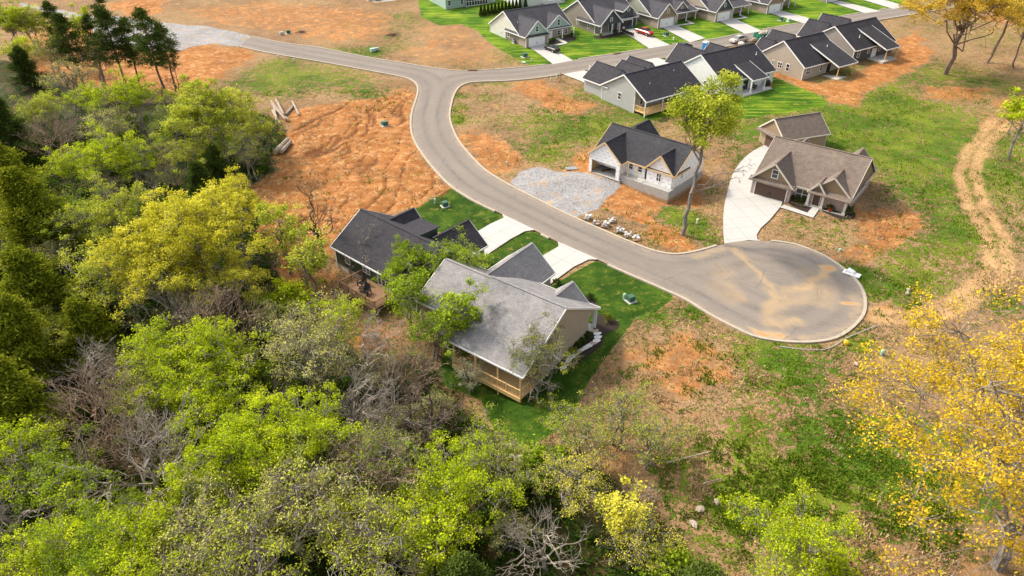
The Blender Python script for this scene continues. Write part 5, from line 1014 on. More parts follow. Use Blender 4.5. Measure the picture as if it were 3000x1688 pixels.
# tall slim tree in front of the construction house
p=g('o',1715,590);q=g('o',1775,255,21.);print('tall tree base',p,'crown',q)
rg=np.random.default_rng(77);T=[];TH_=23.
P=path(T,(0,0,-.5),(1.3,.4,15.5),.36,.2,rg,9,.02);P2=path(T,P[-1],(.2,.3,22.5),.16,.05,rg,5,.07);P3=path(T,P[-1],(3.2,1.,21.5),.14,.05,rg,5,.07);P4=path(T,P[7],(-2.4,0,19),.12,.05,rg,5,.08)
for a,b in ((P[4],(6.,.5,9.0)),(P[5],(6.5,-1,11.5))):
    Pq=path(T,a,b,.1,.03,rg,6,.12)
    for z in Pq[2:]: twigs(T,z,np.array([1,rg.normal()*.5,.1]),1.3,.03,2,rg,3,.6)
C=[];K=[]
for i in range(105):
    z=rg.uniform(-.75,1);an=rg.uniform(0,6.283);rr=rg.uniform(.35,1)**.6*(1+.3*math.sin(3*an));s_=math.sqrt(1-z*z)
    c=np.array([.9+4.3*s_*math.cos(an)*rr,.3+4.0*s_*math.sin(an)*rr,18.6+5.*z*rr])
    src=[P2,P3,P4][rg.integers(3)];path(T,src[rg.integers(1,5)],c,.06,.02,rg,3,.18)
    m=int(rg.uniform(50,150));x=rg.normal(size=(m,3))*.55;x[:,2]*=.6;C.append(c+x);cc=np.zeros((m,3));cc[:,0]=np.clip(rg.uniform(.2,.8)+rg.normal(size=m)*.2,0,1);cc[:,1]=np.clip(.5+x[:,2]*.5+rg.normal(size=m)*.2,0,1);K.append(cc)  # green: lower leaves of a clump carry painted shade
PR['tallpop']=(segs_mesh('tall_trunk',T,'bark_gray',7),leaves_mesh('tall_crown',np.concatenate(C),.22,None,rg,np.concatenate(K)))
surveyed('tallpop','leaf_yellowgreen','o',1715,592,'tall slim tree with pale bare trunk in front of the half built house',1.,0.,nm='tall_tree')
# filler trees deeper in the woods
FP=[(p.x,p.y) for p in FOR];rg=np.random.default_rng(5);cnt=0;placed=[]
sun_gap=MX(('o',600,700),('o',1010,780),('o',1100,900),('o',1000,960),('o',800,900),('o',640,800))
clear=[(*g('5',a,b).xy,c) for a,b,c in ((350,680,6.),(480,800,6.),(1200,1200,6),(1400,1400,6),(1000,1150,5),(300,800,5))]
for _ in range(1500):
    x=rg.uniform(-75,16);y=rg.uniform(29,125)
    if abs(x)>y*.93+20: continue
    if any((x-a)**2+(y-b)**2<c*c for a,b,c in clear): continue
    sd=polysd(np.array([x]),np.array([y]),FP)[0]
    if sd<2.5 or polysd(np.array([x]),np.array([y]),sun_gap)[0]>-1 or any((x-a)**2+(y-b)**2<20 for a,b in placed): continue
    placed.append((x,y))
    if cnt>=110: break
    cnt+=1;left=x<-35 or x<-15-(y-40)*.5
    r=rg.uniform()
    pr,mt,nm,lab,gp=(('lime2','leaf_green','leafy_tree','young green tree half hidden under the taller woods','young trees under the taller woods') if r<.22 else
      ('sparse1','leaf_tan','leafy_tree','budding brownish tree half hidden among the taller woods','budding trees under the taller woods') if r<.5 else
      ('bare2',None,'bare_tree','slim bare gray tree half hidden among leafy crowns','slim bare trees under the taller woods') if r<.88 else
      ('cedar1','leaf_cedar','cedar_tree','small dark evergreen half hidden under the taller woods','small evergreens under the taller woods'))
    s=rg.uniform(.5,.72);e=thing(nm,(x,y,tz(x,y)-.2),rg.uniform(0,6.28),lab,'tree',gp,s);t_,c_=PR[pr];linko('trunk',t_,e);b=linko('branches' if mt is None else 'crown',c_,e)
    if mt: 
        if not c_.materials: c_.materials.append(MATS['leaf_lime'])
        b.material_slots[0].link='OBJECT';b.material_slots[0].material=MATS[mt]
# undergrowth, weeds, dry grass --------------------------------------
def scatter(n,box,seed): 
    r=np.random.default_rng(seed);return r.uniform(box[0],box[1],n),r.uniform(box[2],box[3],n),r
x,y,r=scatter(12000,(-95,24,27,135),1);sd=polysd(x,y,FP);k=(sd>.3)&(np.abs(x)<y*.93+22)&(polysd(x,y,sun_gap)<0)&(fbm(x,y,.12,3,8)>.36);x=x[k];y=y[k]
C=[];K=[]
z=tzn(x,y)
for i in range(len(x)):
    m=int(r.uniform(14,40));s=r.uniform(.4,1.2);v=r.normal(size=(m,3))*np.array([.6,.6,.35])*s;v[:,2]=np.abs(v[:,2])*1.3+.1;C.append(v+np.array([x[i],y[i],z[i]]));cc=np.zeros((m,3));cc[:,0]=np.clip(r.uniform(0,.9)+r.normal(size=m)*.15,0,1);cc[:,1]=np.clip(v[:,2]/1.2,0,1);K.append(cc)  # green: leaves close to the ground painted darker as shade
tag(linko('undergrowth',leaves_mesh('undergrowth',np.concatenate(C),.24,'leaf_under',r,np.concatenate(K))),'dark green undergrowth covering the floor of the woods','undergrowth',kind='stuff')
def tuft(x,y,r,hmin,hmax,w,per):
    n=len(x);z=tzn(x,y);P=np.repeat(np.stack([x,y,z],1),per,0);N_=len(P);P[:,:2]+=r.normal(size=(N_,2))*w*1.6
    a=r.uniform(0,6.283,N_);hh=r.uniform(hmin,hmax,N_);d=np.stack([np.cos(a),np.sin(a),np.zeros(N_)],1)*(w*.5);tip=np.stack([r.normal(size=N_)*.5*hh,r.normal(size=N_)*.5*hh,hh],1)
    V=np.stack([P-d-[0,0,.15],P+d-[0,0,.15],P+tip+d*.5,P+tip-d*.5],1).reshape(-1,3);c=np.zeros((N_,3));c[:,0]=np.clip(np.repeat(r.uniform(0,1,n),per)+r.normal(size=N_)*.2,0,1);c[:,1]=r.uniform(.2,.9,N_);return V,c
def density(x,y):
    w=np.full(x.shape,.1)
    for p,rr,a in wp: w=np.maximum(w,a*np.exp(-((x-p.x)**2+(y-p.y)**2)/(rr*rr)))
    return w
def openland(x,y):
    k=(np.abs(x)<y*.9+6)&(polysd(x,y,FP)<.5)&(polysd(x,y,roadP)<-.6)
    for nm,P in DW+WK: k&=polysd(x,y,P)<-.3
    for P in LAWN: k&=polysd(x,y,P)<0
    k&=polysd(x,y,GR)<0
    for hx,hy,hr in ((17,108,7),(24,105,8),(27,107,7),(44,103,7),(51,101,8),(47,108,8),(52,125,7),(20,109,6)): k&=(x-hx)**2+(y-hy)**2>hr*hr
    return k
# sample with density falling with distance
def logy(n,r,y0,y1): return y0*(y1/y0)**r.uniform(0,1,n)
r=np.random.default_rng(9);n=90000;y=logy(n,r,30,150);x=r.uniform(-1,1,n)*(y*.9+6);k=(x>-75)&openland(x,y);x=x[k];y=y[k]
f=density(x,y)*.9+(fbm(x,y,.7,3,14)-.5)*1.6;k=f>.42;V,c=tuft(x[k],y[k],r,.08,.26,.16,3);tag(linko('weeds',np_mesh('weeds',V,4,'leaf_grass',False,c)),'green weeds growing in loose patches over the open ground','weeds',kind='stuff')
k=(fbm(x,y,.4,3,24)>.47)&(f<.33)&(clay.mean()>-1);V,c=tuft(x[k],y[k],r,.08,.3,.12,3);tag(linko('dry_grass',np_mesh('dry_grass',V,4,'leaf_straw',False,c)),'dry straw coloured grass on the open field','dry grass',kind='stuff')
# ================================================================== SMALL THINGS
paint=lambda n,c,r=.3,m=0.:plain(n,c,r,m,.06,2.,.5)
paint('car_black',(.02,.02,.025),.2);paint('car_red',(.4,.015,.015),.2);paint('car_beige',(.5,.46,.42),.25);plain('tyre',(.02,.02,.02),.9);plain('chrome',(.5,.5,.5),.3,.8);plain('tail_red',(.4,.01,.01),.4);plain('lamp_white',(.8,.8,.78),.3)
plain('utility_green',(.05,.12,.08),.5);plain('utility_pale',(.35,.55,.45),.6);plain('dumpster_green',(.01,.16,.09),.5);plain('john_blue',(.02,.19,.5),.4);plain('yellow',(.75,.5,.03),.5);plain('red_pot',(.35,.03,.02),.5);plain('stone',(.42,.35,.28),.9,0,.3,2.);plain('block_gray',(.42,.42,.43),.9,0,.25,4.);plain('cut_wood',(.6,.4,.22),.8);plain('debris',(.4,.34,.27),.9,0,.4,3.);plain('pink_flower',(.4,.05,.2),.8)
def car(name,label,cat,pos,ang,mat,truck=False,group=None):
    e=thing(name,(pos[0],pos[1],tz(*pos[:2])+.07),ang,label,cat,group);L=5.6 if truck else 4.8;W_=1.95 if truck else 1.84
    def loft(secs,nm,mt,par=e):
        m=MB()
        for (a,b) in zip(secs[:-1],secs[1:]):
            for i in range(len(a)):
                j=(i+1)%len(a);m.face([a[i],b[i],b[j],a[j]])
        m.face(secs[0]);m.face(secs[-1][::-1]);return m.build(nm,mt,par,False)
    def sec(x,w,z0,z1): w/=2;return [(x,-w*.9,z0),(x,w*.9,z0),(x,w,z0+.22),(x,w,z1-.14),(x,w*.86,z1),(x,-w*.86,z1),(x,-w,z1-.14),(x,-w,z0+.22)]
    if truck:
        loft([sec(-L/2,W_*.93,.5,1.08),sec(-L/2+.08,W_,.42,1.14),sec(-.55,W_,.36,1.16),sec(.9,W_,.36,1.16),sec(1.3,W_,.36,1.14),sec(2.5,W_*.96,.36,1.06),sec(L/2,W_*.86,.46,.92)],'body',mat)
        m=MB();m.box(-2.68,-.72,-.78,.78,1.1,1.175);m.build('truck_bed','black',e);cab=(-.75,-.5,.75,1.45,1.82,1.14)
    else:
        loft([sec(-L/2,W_*.85,.42,.88),sec(-L/2+.2,W_*.96,.3,.98),sec(-1.3,W_,.26,.98),sec(.9,W_,.26,.95),sec(1.8,W_*.97,.26,.86),sec(L/2-.1,W_*.88,.3,.74),sec(L/2,W_*.78,.38,.66)],'body',mat);cab=(-1.75,-.95,.35,1.15,1.43,.94)
    a,b,c,d,zt,zb=cab;w1,w0=W_*.74/2,W_*.9/2
    loft([[(a,-w0,zb),(a,w0,zb),(a+.01,w0,zb+.01),(a+.01,-w0,zb+.01)],[(b,-w1,zb),(b,w1,zb),(b,w1,zt-.06),(b,-w1,zt-.06)],[(c,-w1,zb),(c,w1,zb),(c,w1,zt-.06),(c,-w1,zt-.06)],[(d,-w0,zb),(d,w0,zb),(d,w0,zb+.02),(d,-w0,zb+.02)]],'window','glass')
    m=MB();m.hexa([(b-.04,-w1-.02,zt-.06),(c+.05,-w1-.02,zt-.06),(c+.05,w1+.02,zt-.06),(b-.04,w1+.02,zt-.06)],[(b+.08,-w1+.08,zt),(c-.08,-w1+.08,zt),(c-.08,w1-.08,zt),(b+.08,w1-.08,zt)]);m.build('roof',mat,e)
    R=.39 if truck else .33
    for wx_ in (-L*.31,L*.32):
        for sy in (-1,1):
            m=MB();m.tube((wx_,sy*(W_/2-.24),R),(wx_,sy*(W_/2+.015),R),R,n=16);o=m.build('wheel','tyre',e);m=MB();m.tube((wx_,sy*(W_/2+.0),R),(wx_,sy*(W_/2+.03),R),R*.6,n=12);m.build('rim','chrome',o)
    for sy in (-1,1):
        zz=.85 if truck else .66
        m=MB();m.box(L/2-.14,L/2+.01,sy*.72-.16,sy*.72+.16,zz-.14,zz);m.build('headlight','lamp_white',e);m=MB();m.box(-L/2-.015,-L/2+.1,sy*.74-.14,sy*.74+.14,zz,zz+.16);m.build('tail_light','tail_red',e)
    return e
def hd(k,x0,y0,x1,y1): a=g(k,x0,y0);b=g(k,x1,y1);return math.atan2(b[1]-a[1],b[0]-a[0])
car('sedan','black sedan parked on the driveway of the mint gabled house','car',g('1',1192,428),R_(-55+180),'car_black')
car('pickup_truck','red pickup truck parked on the charcoal gabled house driveway','pickup',g('1',1968,290),R_(-56),'car_red',True)
car('pickup_truck','pale beige pickup truck parked in the street near the green dumpster','pickup',g('2',182,358),R_(32+180),'car_beige',True)
car('sedan','dark car mostly hidden behind the roof of the white house','car',g('1',2300,408),R_(32),'car_black')
# dumpster
p=g('2',400,325);e=thing('dumpster',(p[0],p[1],p[2]+.03),R_(32),'green roll-off dumpster heaped with building debris at the kerb','dumpster')
m=MB();m.box(-3.2,3.2,-1.2,1.2,.15,.3);m.box(-3.2,3.2,-1.2,-1.1,.3,1.7);m.box(-3.2,3.2,1.1,1.2,.3,1.7);m.box(-3.2,-3.1,-1.1,1.1,.3,1.7);m.box(3.1,3.2,-1.1,1.1,.3,1.7)
for i in range(9): m.box(-3.1+i*.76,-3.0+i*.76,-1.28,-1.201,.2,1.65)
m.build('body','dumpster_green',e);m=MB();
for sx in (-2.5,2.5): m.tube((sx,-1.1,.14),(sx,1.1,.14),.14,n=8)
m.build('roller','black',e);m=MB();m.blob((0,0,1.3),(2.9,1.05,.75),4,14,6,.45);m.build('debris_load','debris',e);m=MB();m.tube((-2.6,-1.31,1.1),(-2.6,-1.285,1.1),.3,n=14);m.build('logo_disc','white',e)
p=g('1',2478,425);e=thing('portable_toilet',(p[0],p[1],p[2]+.02),R_(34),'blue portable toilet with white roof standing beside the street','portable toilet')
m=MB();m.box(-.6,.6,-.6,.6,0,2.05);m.build('cabin','john_blue',e);m=MB();m.hexa([(-.66,-.66,2.05),(.66,-.66,2.05),(.66,.66,2.05),(-.66,.66,2.05)],[(-.45,-.5,2.3),(.45,-.5,2.3),(.45,.5,2.3),(-.45,.5,2.3)]);m.build('roof','lamp_white',e);m=MB();m.box(-.4,.4,-.65,-.605,.1,1.95);m.build('door','john_blue',e)
# utility boxes
def ubox(k,x,y,w,h,mat,label,pad=True,rz=.5,grp='utility boxes',nm='utility_box'):
    p=g(k,x,y);e=thing(nm,(p[0],p[1],p[2]),rz,label,'utility box',grp);m=MB()
    if pad: m.box(-w*.75,w*.75,-w*.72,w*.72,-.2,.1);m.build('pad','concrete_pad',e);m=MB()
    m.box(-w/2,w/2,-w*.45,w*.45,.1,h);m.build('cabinet',mat,e);m=MB();m.hexa([(-w*.54,-w*.5,h),(w*.54,-w*.5,h),(w*.54,w*.5,h),(-w*.54,w*.5,h)],[(-w*.5,-w*.42,h+.12),(w*.5,-w*.42,h+.12),(w*.5,w*.45,h+.12),(-w*.5,w*.45,h+.12)]);m.build('lid',mat,e)
ubox('5',975,108,.85,.7,'utility_green','dark green utility box on a concrete pad left of the dark green house driveway')
ubox('5',2288,778,.85,.7,'utility_green','dark green utility box on the lawn of the beige house')
ubox('3',2423,790,1.,.75,'utility_green','dark utility box on the clay bank beside the curving road')
ubox('3',2345,325,1.1,.7,'utility_pale','mint green utility box beside a concrete block near the upper road',False)
ubox('3',2370,318,.9,.6,'block_gray','gray concrete block touching the mint utility box',False,nm='concrete_block')
ubox('3',1815,212,1.,.8,'utility_green','dark utility cabinet beyond the end of the gravel',True)
ubox('3',1773,220,.9,.7,'block_gray','gray box left of the dark cabinet beyond the gravel',False)
ubox('1',965,478,1.1,.75,'utility_green','dark utility box beside the lawn of the mint gabled house')
ubox('1',2152,300,1.,.8,'utility_green','dark utility box between the red pickup and the sage house driveway')
ubox('2',535,172,1.,.8,'utility_green','dark utility box on the lawn of the light tan house')
ubox('2',600,182,.8,.7,'utility_pale','pale utility box next to the dark one on the light tan house lawn')
def ped(k,x,y,label,mat='utility_pale',h=.85,r=.16):
    p=g(k,x,y);e=thing('utility_pedestal',(p[0],p[1],p[2]),0,label,'pedestal','short utility pedestals');m=MB();m.tube((0,0,-.1),(0,0,h*.8),r,n=10);m.build('post',mat,e);m=MB();m.tube((0,0,h*.8),(0,0,h),r*1.25,r*.9,n=10);m.build('cap',mat,e)
ped('5',905,88,'pale pedestal left of the utility box by the dark green house drive');ped('5',2242,765,'pale pedestal beside the utility box on the beige house lawn');ped('3',2400,788,'pale pedestal beside the utility box on the clay bank')
ped('4',1010,865,'tan pedestal among green weeds right of the tall slim tree','offwhite');ped('1',1022,520,'white pedestal on the lawn edge beside the black sedan driveway');ped('1',1187,684,'pale green pedestal at the kerb of the upper road, left one');ped('1',1238,650,'pale green pedestal at the kerb, beside the wooden stakes')
ped('R',1497,1140,'pale green pedestal in the brown field below the turning circle');ped('4',2085,1075,'pale green pedestal below the brick house lawn',h=.5);ped('1',816,1385,'pale pedestal left of the gravel heap',h=.7);ped('1',1510,580,'white pedestal at the mouth of the gray house driveway','white');ped('1',2212,335,'white pedestal on the lawn left of the sage house driveway','white',.7);ped('3',1750,365,'green pedestal at the kerb near the gravel end',h=.6);ped('3',1848,385,'mint pedestal lying by the kerb left of the long weeds',h=.6);ped('3',1408,395,'small white pedestal on the orange clay near the gravel','white',.5)
# masonry blocks on pallets along kerb
for i,(x,y,n,lab) in enumerate(((180,830,7,'tallest stack of gray blocks at the left end of the row by the kerb'),(250,865,3,'low scatter of gray blocks second from the left by the kerb'),(315,885,7,'large heap of white gray blocks in the middle of the kerb row'),(365,850,4,'small block stack behind the large heap by the kerb'),(428,925,6,'neat cube of gray blocks right of the large heap'),(490,960,4,'white broken blocks right of the neat cube'),(555,985,4,'last block stack at the right end of the kerb row'))):
    p=g('4',x,y);e=thing('block_stack',(p[0],p[1],p[2]+.05),R_(-30+i*7),lab,'block stack','stacks of masonry blocks along the kerb');r=random.Random(i)
    m=MB();m.box(-.6,.6,-.55,.55,0,.12);m.build('pallet','old_wood',e)
    for j in range(n*2):
        m=MB();u,v,w_=r.uniform(-.5,.5),r.uniform(-.45,.45),.12+.2*(j//5);m.box(-.2,.2,-.1,.1,0,.19);
        b=m.build('masonry_block','block_gray' if r.random()<.6 else 'lamp_white',e);b.location=(u,v,w_+.01*j*.1);b.rotation_euler=(r.uniform(-.2,.2),r.uniform(-.2,.2),r.uniform(-.5,.5)+(j%2)*1.57)
# logs
def log(k,a,b,r0,label,z=.0,grp=None):
    p=g(k,*a);q=g(k,*b);e=thing('log',(p[0],p[1],p[2]),0,label,'log',grp);d=Vector((q[0]-p[0],q[1]-p[1],q[2]-p[2]));m=MB();r0*=1.15;m.tube((0,0,r0+z),d+Vector((0,0,r0+z)),r0,r0*.8,n=10,cap=False);m.build('bark','log_bark',e);m=MB();m.tube(d*-.002+Vector((0,0,r0+z)),d*.004+Vector((0,0,r0+z)),r0*.96,n=10);m.build('cut_face','cut_wood',e)
GL='logs piled at the edge of the clay bank'
for i,(a,b,z,l) in enumerate((((1815,765),(1705,645),.0,'long gray log lowest on the right of the log pile'),((1800,768),(1712,672),.3,'gray log leaning across the top of the log pile'),((1790,745),(1740,650),.55,'thin log on top of the pile'),((1765,790),(1712,700),.0,'gray log at the left foot of the pile'),((1745,775),(1725,690),.25,'short log standing at the back of the pile'),((1800,730),(1845,680),.1,'crooked log right of the pile pointing away'),((1883,732),(1840,645),.0,'straight single log lying right of the pile'))): log('3',a,b,.24,l,z,GL)
log('3',(1732,975),(1812,893),.42,'thick dark log, left of the pair on the clay edge');log('3',(1772,968),(1832,900),.32,'pale log, right of the pair on the clay edge')
log('M',(1080,1035),(1405,530),.13,'long fallen trunk lying across the brush at the bottom centre',.5);log('M',(985,1145),(1240,1095),.16,'broken reddish log in the brush below the stone pile',.1);log('M',(1305,1110),(1345,1015),.14,'split pale log standing in the brush heap',.2);log('Q',(265,785),(400,750),.07,'thin dead branch lying in the field',.05)
log('M',(690,605),(860,540),.12,'fallen pale limb left of the stone pile',.2);log('Q',(0,662),(310,585),.07,'long pale branch fallen across the field edge',.6)
# stones
def rock(k,x,y,s,label,grp,seed):
    p=g(k,x,y);r=random.Random(seed);e=MB();e.blob((0,0,0),(s,s*r.uniform(.6,.9),s*.55),seed,9,5,.4);o=e.build('rock','stone');o.location=(p[0],p[1],p[2]+s*.2);o.rotation_euler=(0,0,r.uniform(0,3));tag(o,label,'rock',grp)
GS='stones heaped behind the dark lawn'
for i,(x,y,s) in enumerate(((1305,620,.75),(1270,610,.5),(1225,585,.3),(1252,590,.35),(1240,655,.5),(1205,670,.4),(1180,510,.45),(1160,495,.35),(1215,505,.3),(1280,655,.4),(1190,640,.35))):
    rock('M',x,y,s,'largest pale boulder of the heap behind the dark lawn' if i==0 else 'tan stone in the heap behind the dark lawn',GS,i)
for i,(k,x,y,s,l) in enumerate((('M',740,285,.7,'flat pale boulder beside the dark bare trunk'),('M',780,595,.6,'gray slab left of the stone heap'),('Q',250,965,.45,'pale boulder in the field near the bottom, upper one'),('Q',200,1075,.5,'round pale boulder in the field near the bottom, lower one'),('M',1395,835,.45,'tan boulder in green brush right of the fallen trunk'),('Q',370,910,.4,'small pale stone right of the boulders in the field'),('M',1530,740,.4,'white stone beside the yellow budding tree'),('M',1440,890,.4,'tan stone at the edge of green brush'),('B',2230,190,.8,'big pale rock on the slope under bare trees'),('R',1693,672,.4,'pale block lying in the field right of the turning circle, lower'),('R',1703,645,.35,'pale block lying in the field right of the turning circle, upper'),('R',1310,1205,.3,'small pale stone below the white pipe'))): rock(k,x,y,s,l,None,40+i)
# plate, washout, mailbox boards
p=g('4',60,452);m=MB();m.box(-1.,1.,-.6,.6,.02,.14);[m.box(-.9+i*.3,-.75+i*.3,-.5,.5,.141,.16) for i in range(6)];o=m.build('metal_grate','metal_gray');o.location=(p[0],p[1],p[2]+.05);o.rotation_euler=(0,0,.1);tag(o,'gray metal grate lying on the clay left of the half built house','grate')
p=g('R',1250,530);e=thing('washout_bin',(p[0]+.4,p[1],p[2]+.08),R_(-40),'white folded panels lying on the kerb of the turning circle','panels');m=MB();m.box(-1.1,1.1,-.5,.5,.05,.2);m.build('panel','white',e);m=MB();m.hexa([(-.9,-.3,.2),(.3,-.4,.2),(.4,.4,.2),(-.8,.5,.2)],[(-.7,-.3,.6),(.2,-.3,.45),(.3,.3,.5),(-.6,.4,.7)]);m.build('folded_panel','lamp_white',e)
# flexible pipe
P=smoothline(MX(*[('R',x,y) for x,y in ((715,1072),(850,1090),(1000,1102),(1080,1095),(1140,1070),(1200,1030),(1280,990),(1380,950),(1480,910))]),5);m=MB()
for a,b in zip(P[:-1],P[1:]): m.tube((a.x,a.y,tz(a.x,a.y)+.1),(b.x,b.y,tz(b.x,b.y)+.1),.055,n=6,cap=False)
tag(m.build('drain_hose','block_gray'),'long white hose curving in the field below the turning circle','hose')
p=g('R',1230,1055);m=MB();m.blob((0,0,.3),(.35,.35,.35),3,8,5,.4);o=m.build('yellow_bag','yellow');o.location=p;tag(o,'small yellow bag lying beside the white hose','bag')
# AC units
for k,x,y,l in (('1',882,362,'gray air conditioner beside the cream house wall'),('1',1645,805,'dark air conditioner beside the light gray house wall'),('1',1975,195,'dark air conditioner beside the sage green house wall'),('1',2462,142,'dark air conditioner beside the beige house wall')):
    p=g(k,x,y);e=thing('air_conditioner',(p[0]-.1,p[1],p[2]),R_(34),l,'air conditioner','air conditioners outside the houses');m=MB();m.box(-.6,.6,-.6,.6,-.3,.1);m.build('pad','concrete_pad',e);m=MB();m.box(-.45,.45,-.45,.45,.1,.95);[m.box(-.46,.46,-.46,.46,.2+i*.15,.24+i*.15) for i in range(5)];m.build('casing','metal_gray' if 'gray air' in l else 'black',e);m=MB();m.tube((0,0,.95),(0,0,1.),.36,n=14);m.build('fan_grille','black',e)
# arborvitae row
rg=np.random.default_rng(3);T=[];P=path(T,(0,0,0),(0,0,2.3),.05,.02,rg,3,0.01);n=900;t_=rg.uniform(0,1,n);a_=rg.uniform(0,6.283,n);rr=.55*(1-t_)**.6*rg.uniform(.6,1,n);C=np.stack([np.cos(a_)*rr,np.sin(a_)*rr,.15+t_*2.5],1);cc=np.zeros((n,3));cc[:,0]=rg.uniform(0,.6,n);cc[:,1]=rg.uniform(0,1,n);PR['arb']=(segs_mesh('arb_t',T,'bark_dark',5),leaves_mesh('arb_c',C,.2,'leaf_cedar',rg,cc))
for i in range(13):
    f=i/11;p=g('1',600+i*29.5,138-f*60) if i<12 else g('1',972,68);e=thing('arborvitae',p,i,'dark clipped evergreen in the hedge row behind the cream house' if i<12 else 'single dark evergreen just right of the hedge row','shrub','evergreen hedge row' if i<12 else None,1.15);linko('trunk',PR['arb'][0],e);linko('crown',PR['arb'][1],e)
# planting beds & shrubs
def bed(k,pts,label=None): tag(patch('mulch_bed',smoothline([g(k,*p).xy for p in pts],3,True),'mulch',.045,.6),kind='structure')
bed('1',[(1168,350),(1215,325),(1272,345),(1240,362),(1170,372)]);bed('1',[(1270,315),(1340,295),(1400,325),(1350,348),(1290,345)]);bed('1',[(1545,300),(1600,300),(1780,265),(1800,290),(1640,325),(1560,325)])
bed('4',[(1700,700),(1760,660),(1880,690),(1890,735),(1845,775),(1740,735)]);bed('4',[(1950,740),(2020,750),(2130,790),(2200,780),(2190,830),(2080,825),(1960,775)])
bed('5',[(1930,740),(2000,750),(2050,800),(2040,850),(1960,790)]);bed('5',[(2040,890),(2120,880),(2200,930),(2190,980),(2110,1010),(2080,1090),(2000,1160),(1900,1240),(1850,1260),(1790,1190),(1880,1110),(2000,1010)])
SH=[('1',1285,318),('1',1360,305),('1',1200,350),('4',1770,690),('4',1800,710),('4',1730,690),('4',1850,700),('4',2140,800),('4',2010,765),('5',2128,925),('5',1980,1030),('5',1940,1075),('5',1870,1150),('5',2000,765),('5',1770,660),('1',1600,310),('1',1720,285),('5',1905,1110)]
SHL=['round shrub beside the cream house walk','dark shrub at the right end of the cream house bed','low flowering plant left of the cream house walk','green shrub in the middle of the brick house bed','larger green shrub in the brick house bed','small shrub at the garage end of the brick house bed','small shrub by the porch post of the brick house','conical shrub at the right corner of the brick house porch','small shrub before the brick house porch step','dark upright shrub in the bed at the beige house corner','shrub on the beige house side wall, nearest the corner','shrub on the beige house side wall beside the window','reddish shrub low on the beige house side wall','small shrub in front of the beige house','shrub beside the beige house garage','low plant left in the charcoal gabled house bed','low plant right in the charcoal gabled house bed','small shrub between others on the beige house side wall']
for i,((k,x,y),l) in enumerate(zip(SH,SHL)):
    p=g(k,x,y);s=.33 if k!='5' else .27;e=thing('shrub',(p[0],p[1],p[2]),i*1.3,l,'shrub',None,(s,s,s*1.4 if 'conical' in l or 'upright' in l else s*.9));a,b=PR['shrub0'];linko('trunk',a,e);c=linko('crown',b,e);c.material_slots[0].link='OBJECT';c.material_slots[0].material=MATS['leaf_under' if i%3 else 'leaf_olive']
# stepping stones
for i,(x,y) in enumerate(((2035,992),(2052,1012),(2055,1037),(2046,1062),(2025,1078),(2003,1092),(1978,1106),(1952,1120),(1925,1136),(1900,1152),(1875,1172),(1853,1195),(1838,1222),(1815,1250))):
    p=g('5',x,y);m=MB();a0=[(math.cos(t)*(.52+.06*math.sin(t*3+i)),math.sin(t)*(.3+.04*math.cos(t*2+i))) for t in [6.283*j/9 for j in range(9)]];m.face([(a,b,.06) for a,b in a0]);
    for j in range(9): a=a0[j];b=a0[(j+1)%9];m.face([(a[0],a[1],-.1),(b[0],b[1],-.1),(b[0],b[1],.06),(a[0],a[1],.06)])
    o=m.build('stepping_stone','concrete_old' if i%4==0 else 'lamp_white');o.location=(p[0],p[1],p[2]+.06);o.rotation_euler=(0,0,R_(20 if i<5 else 52));tag(o,'pale stepping stone in the curved row beside the beige house','stepping stone','stepping stones beside the beige house')
# storm drains
for k,x,y,l in (('1',528,597,'rusty storm drain at the kerb by the road junction'),('1',1742,455,'rusty storm drain at the kerb below the charcoal gabled house')):
    p=g(k,x,y);e=thing('storm_drain',(p[0],p[1]+.3,p[2]+.03),R_(0 if x<600 else 32),l,'storm drain','storm drains');m=MB();m.box(-1.1,1.1,-.35,.35,-.1,.15);m.build('frame','rust',e);m=MB();[m.box(-1.+i*.28,-.85+i*.28,-.3,.3,.151,.17) for i in range(8)];m.build('grate','black',e)
p=g('1',958,525);m=MB();m.tube((0,0,0),(0,0,.12),.55,n=14);o=m.build('manhole_cover','utility_pale');o.location=(p[0],p[1],p[2]+.03);tag(o,'pale green round cover in the lawn left of the white pedestal','cover')
# wooden stakes
p=g('1',1250,690);e=thing('wooden_stakes',p,.3,'crossed wooden stakes near the gray house driveway','stakes');[(lambda m:(m.bar(a,b,.1),m.build('stake','old_wood',e)))(MB()) for a,b in (((-.9,0,0),(.5,0,2.)),((.6,.1,0),(.4,.1,2.2)),((-.2,.2,.1),(1.,.2,.4)))]
p=g('1',900,1400);e=thing('wooden_stakes',p,.3,'leaning stakes and wire left of the gravel heap','stakes');[(lambda m:(m.bar(a,b,.07),m.build('stake','old_wood',e)))(MB()) for a,b in (((-.4,0,0),(.1,0,2.2)),((.6,.1,0),(.0,.1,2.)))]
# chairs
def chair(name,label,pos,rz,mat,s=1.,grp=None):
    e=thing(name,pos,rz,label,'chair',grp,s);m=MB();[m.bar((-.27+i*.135,-.28,.4),(-.27+i*.135,.25,.34),.12,.03) for i in range(5)];m.build('seat',mat,e);m=MB();[m.bar((-.26+i*.13,.25,.34),(-.26+i*.13,.5,1.05),.11,.025) for i in range(5)];m.build('backrest',mat,e)
    for sx in (-.36,.36): 
        m=MB();m.bar((sx,-.34,.58),(sx,.36,.55),.12,.03);m.build('armrest',mat,e);m=MB();m.bar((sx,-.3,0),(sx,-.3,.58),.08);m.build('leg',mat,e);m=MB();m.bar((sx,.42,0),(sx,.3,.56),.08);m.build('leg',mat,e)
def loc(h,u,v,z): c,s=math.cos(h.r.rotation_euler.z),math.sin(h.r.rotation_euler.z);return (h.r.location.x+u*c-v*s,h.r.location.y+u*s+v*c,h.r.location.z+z)
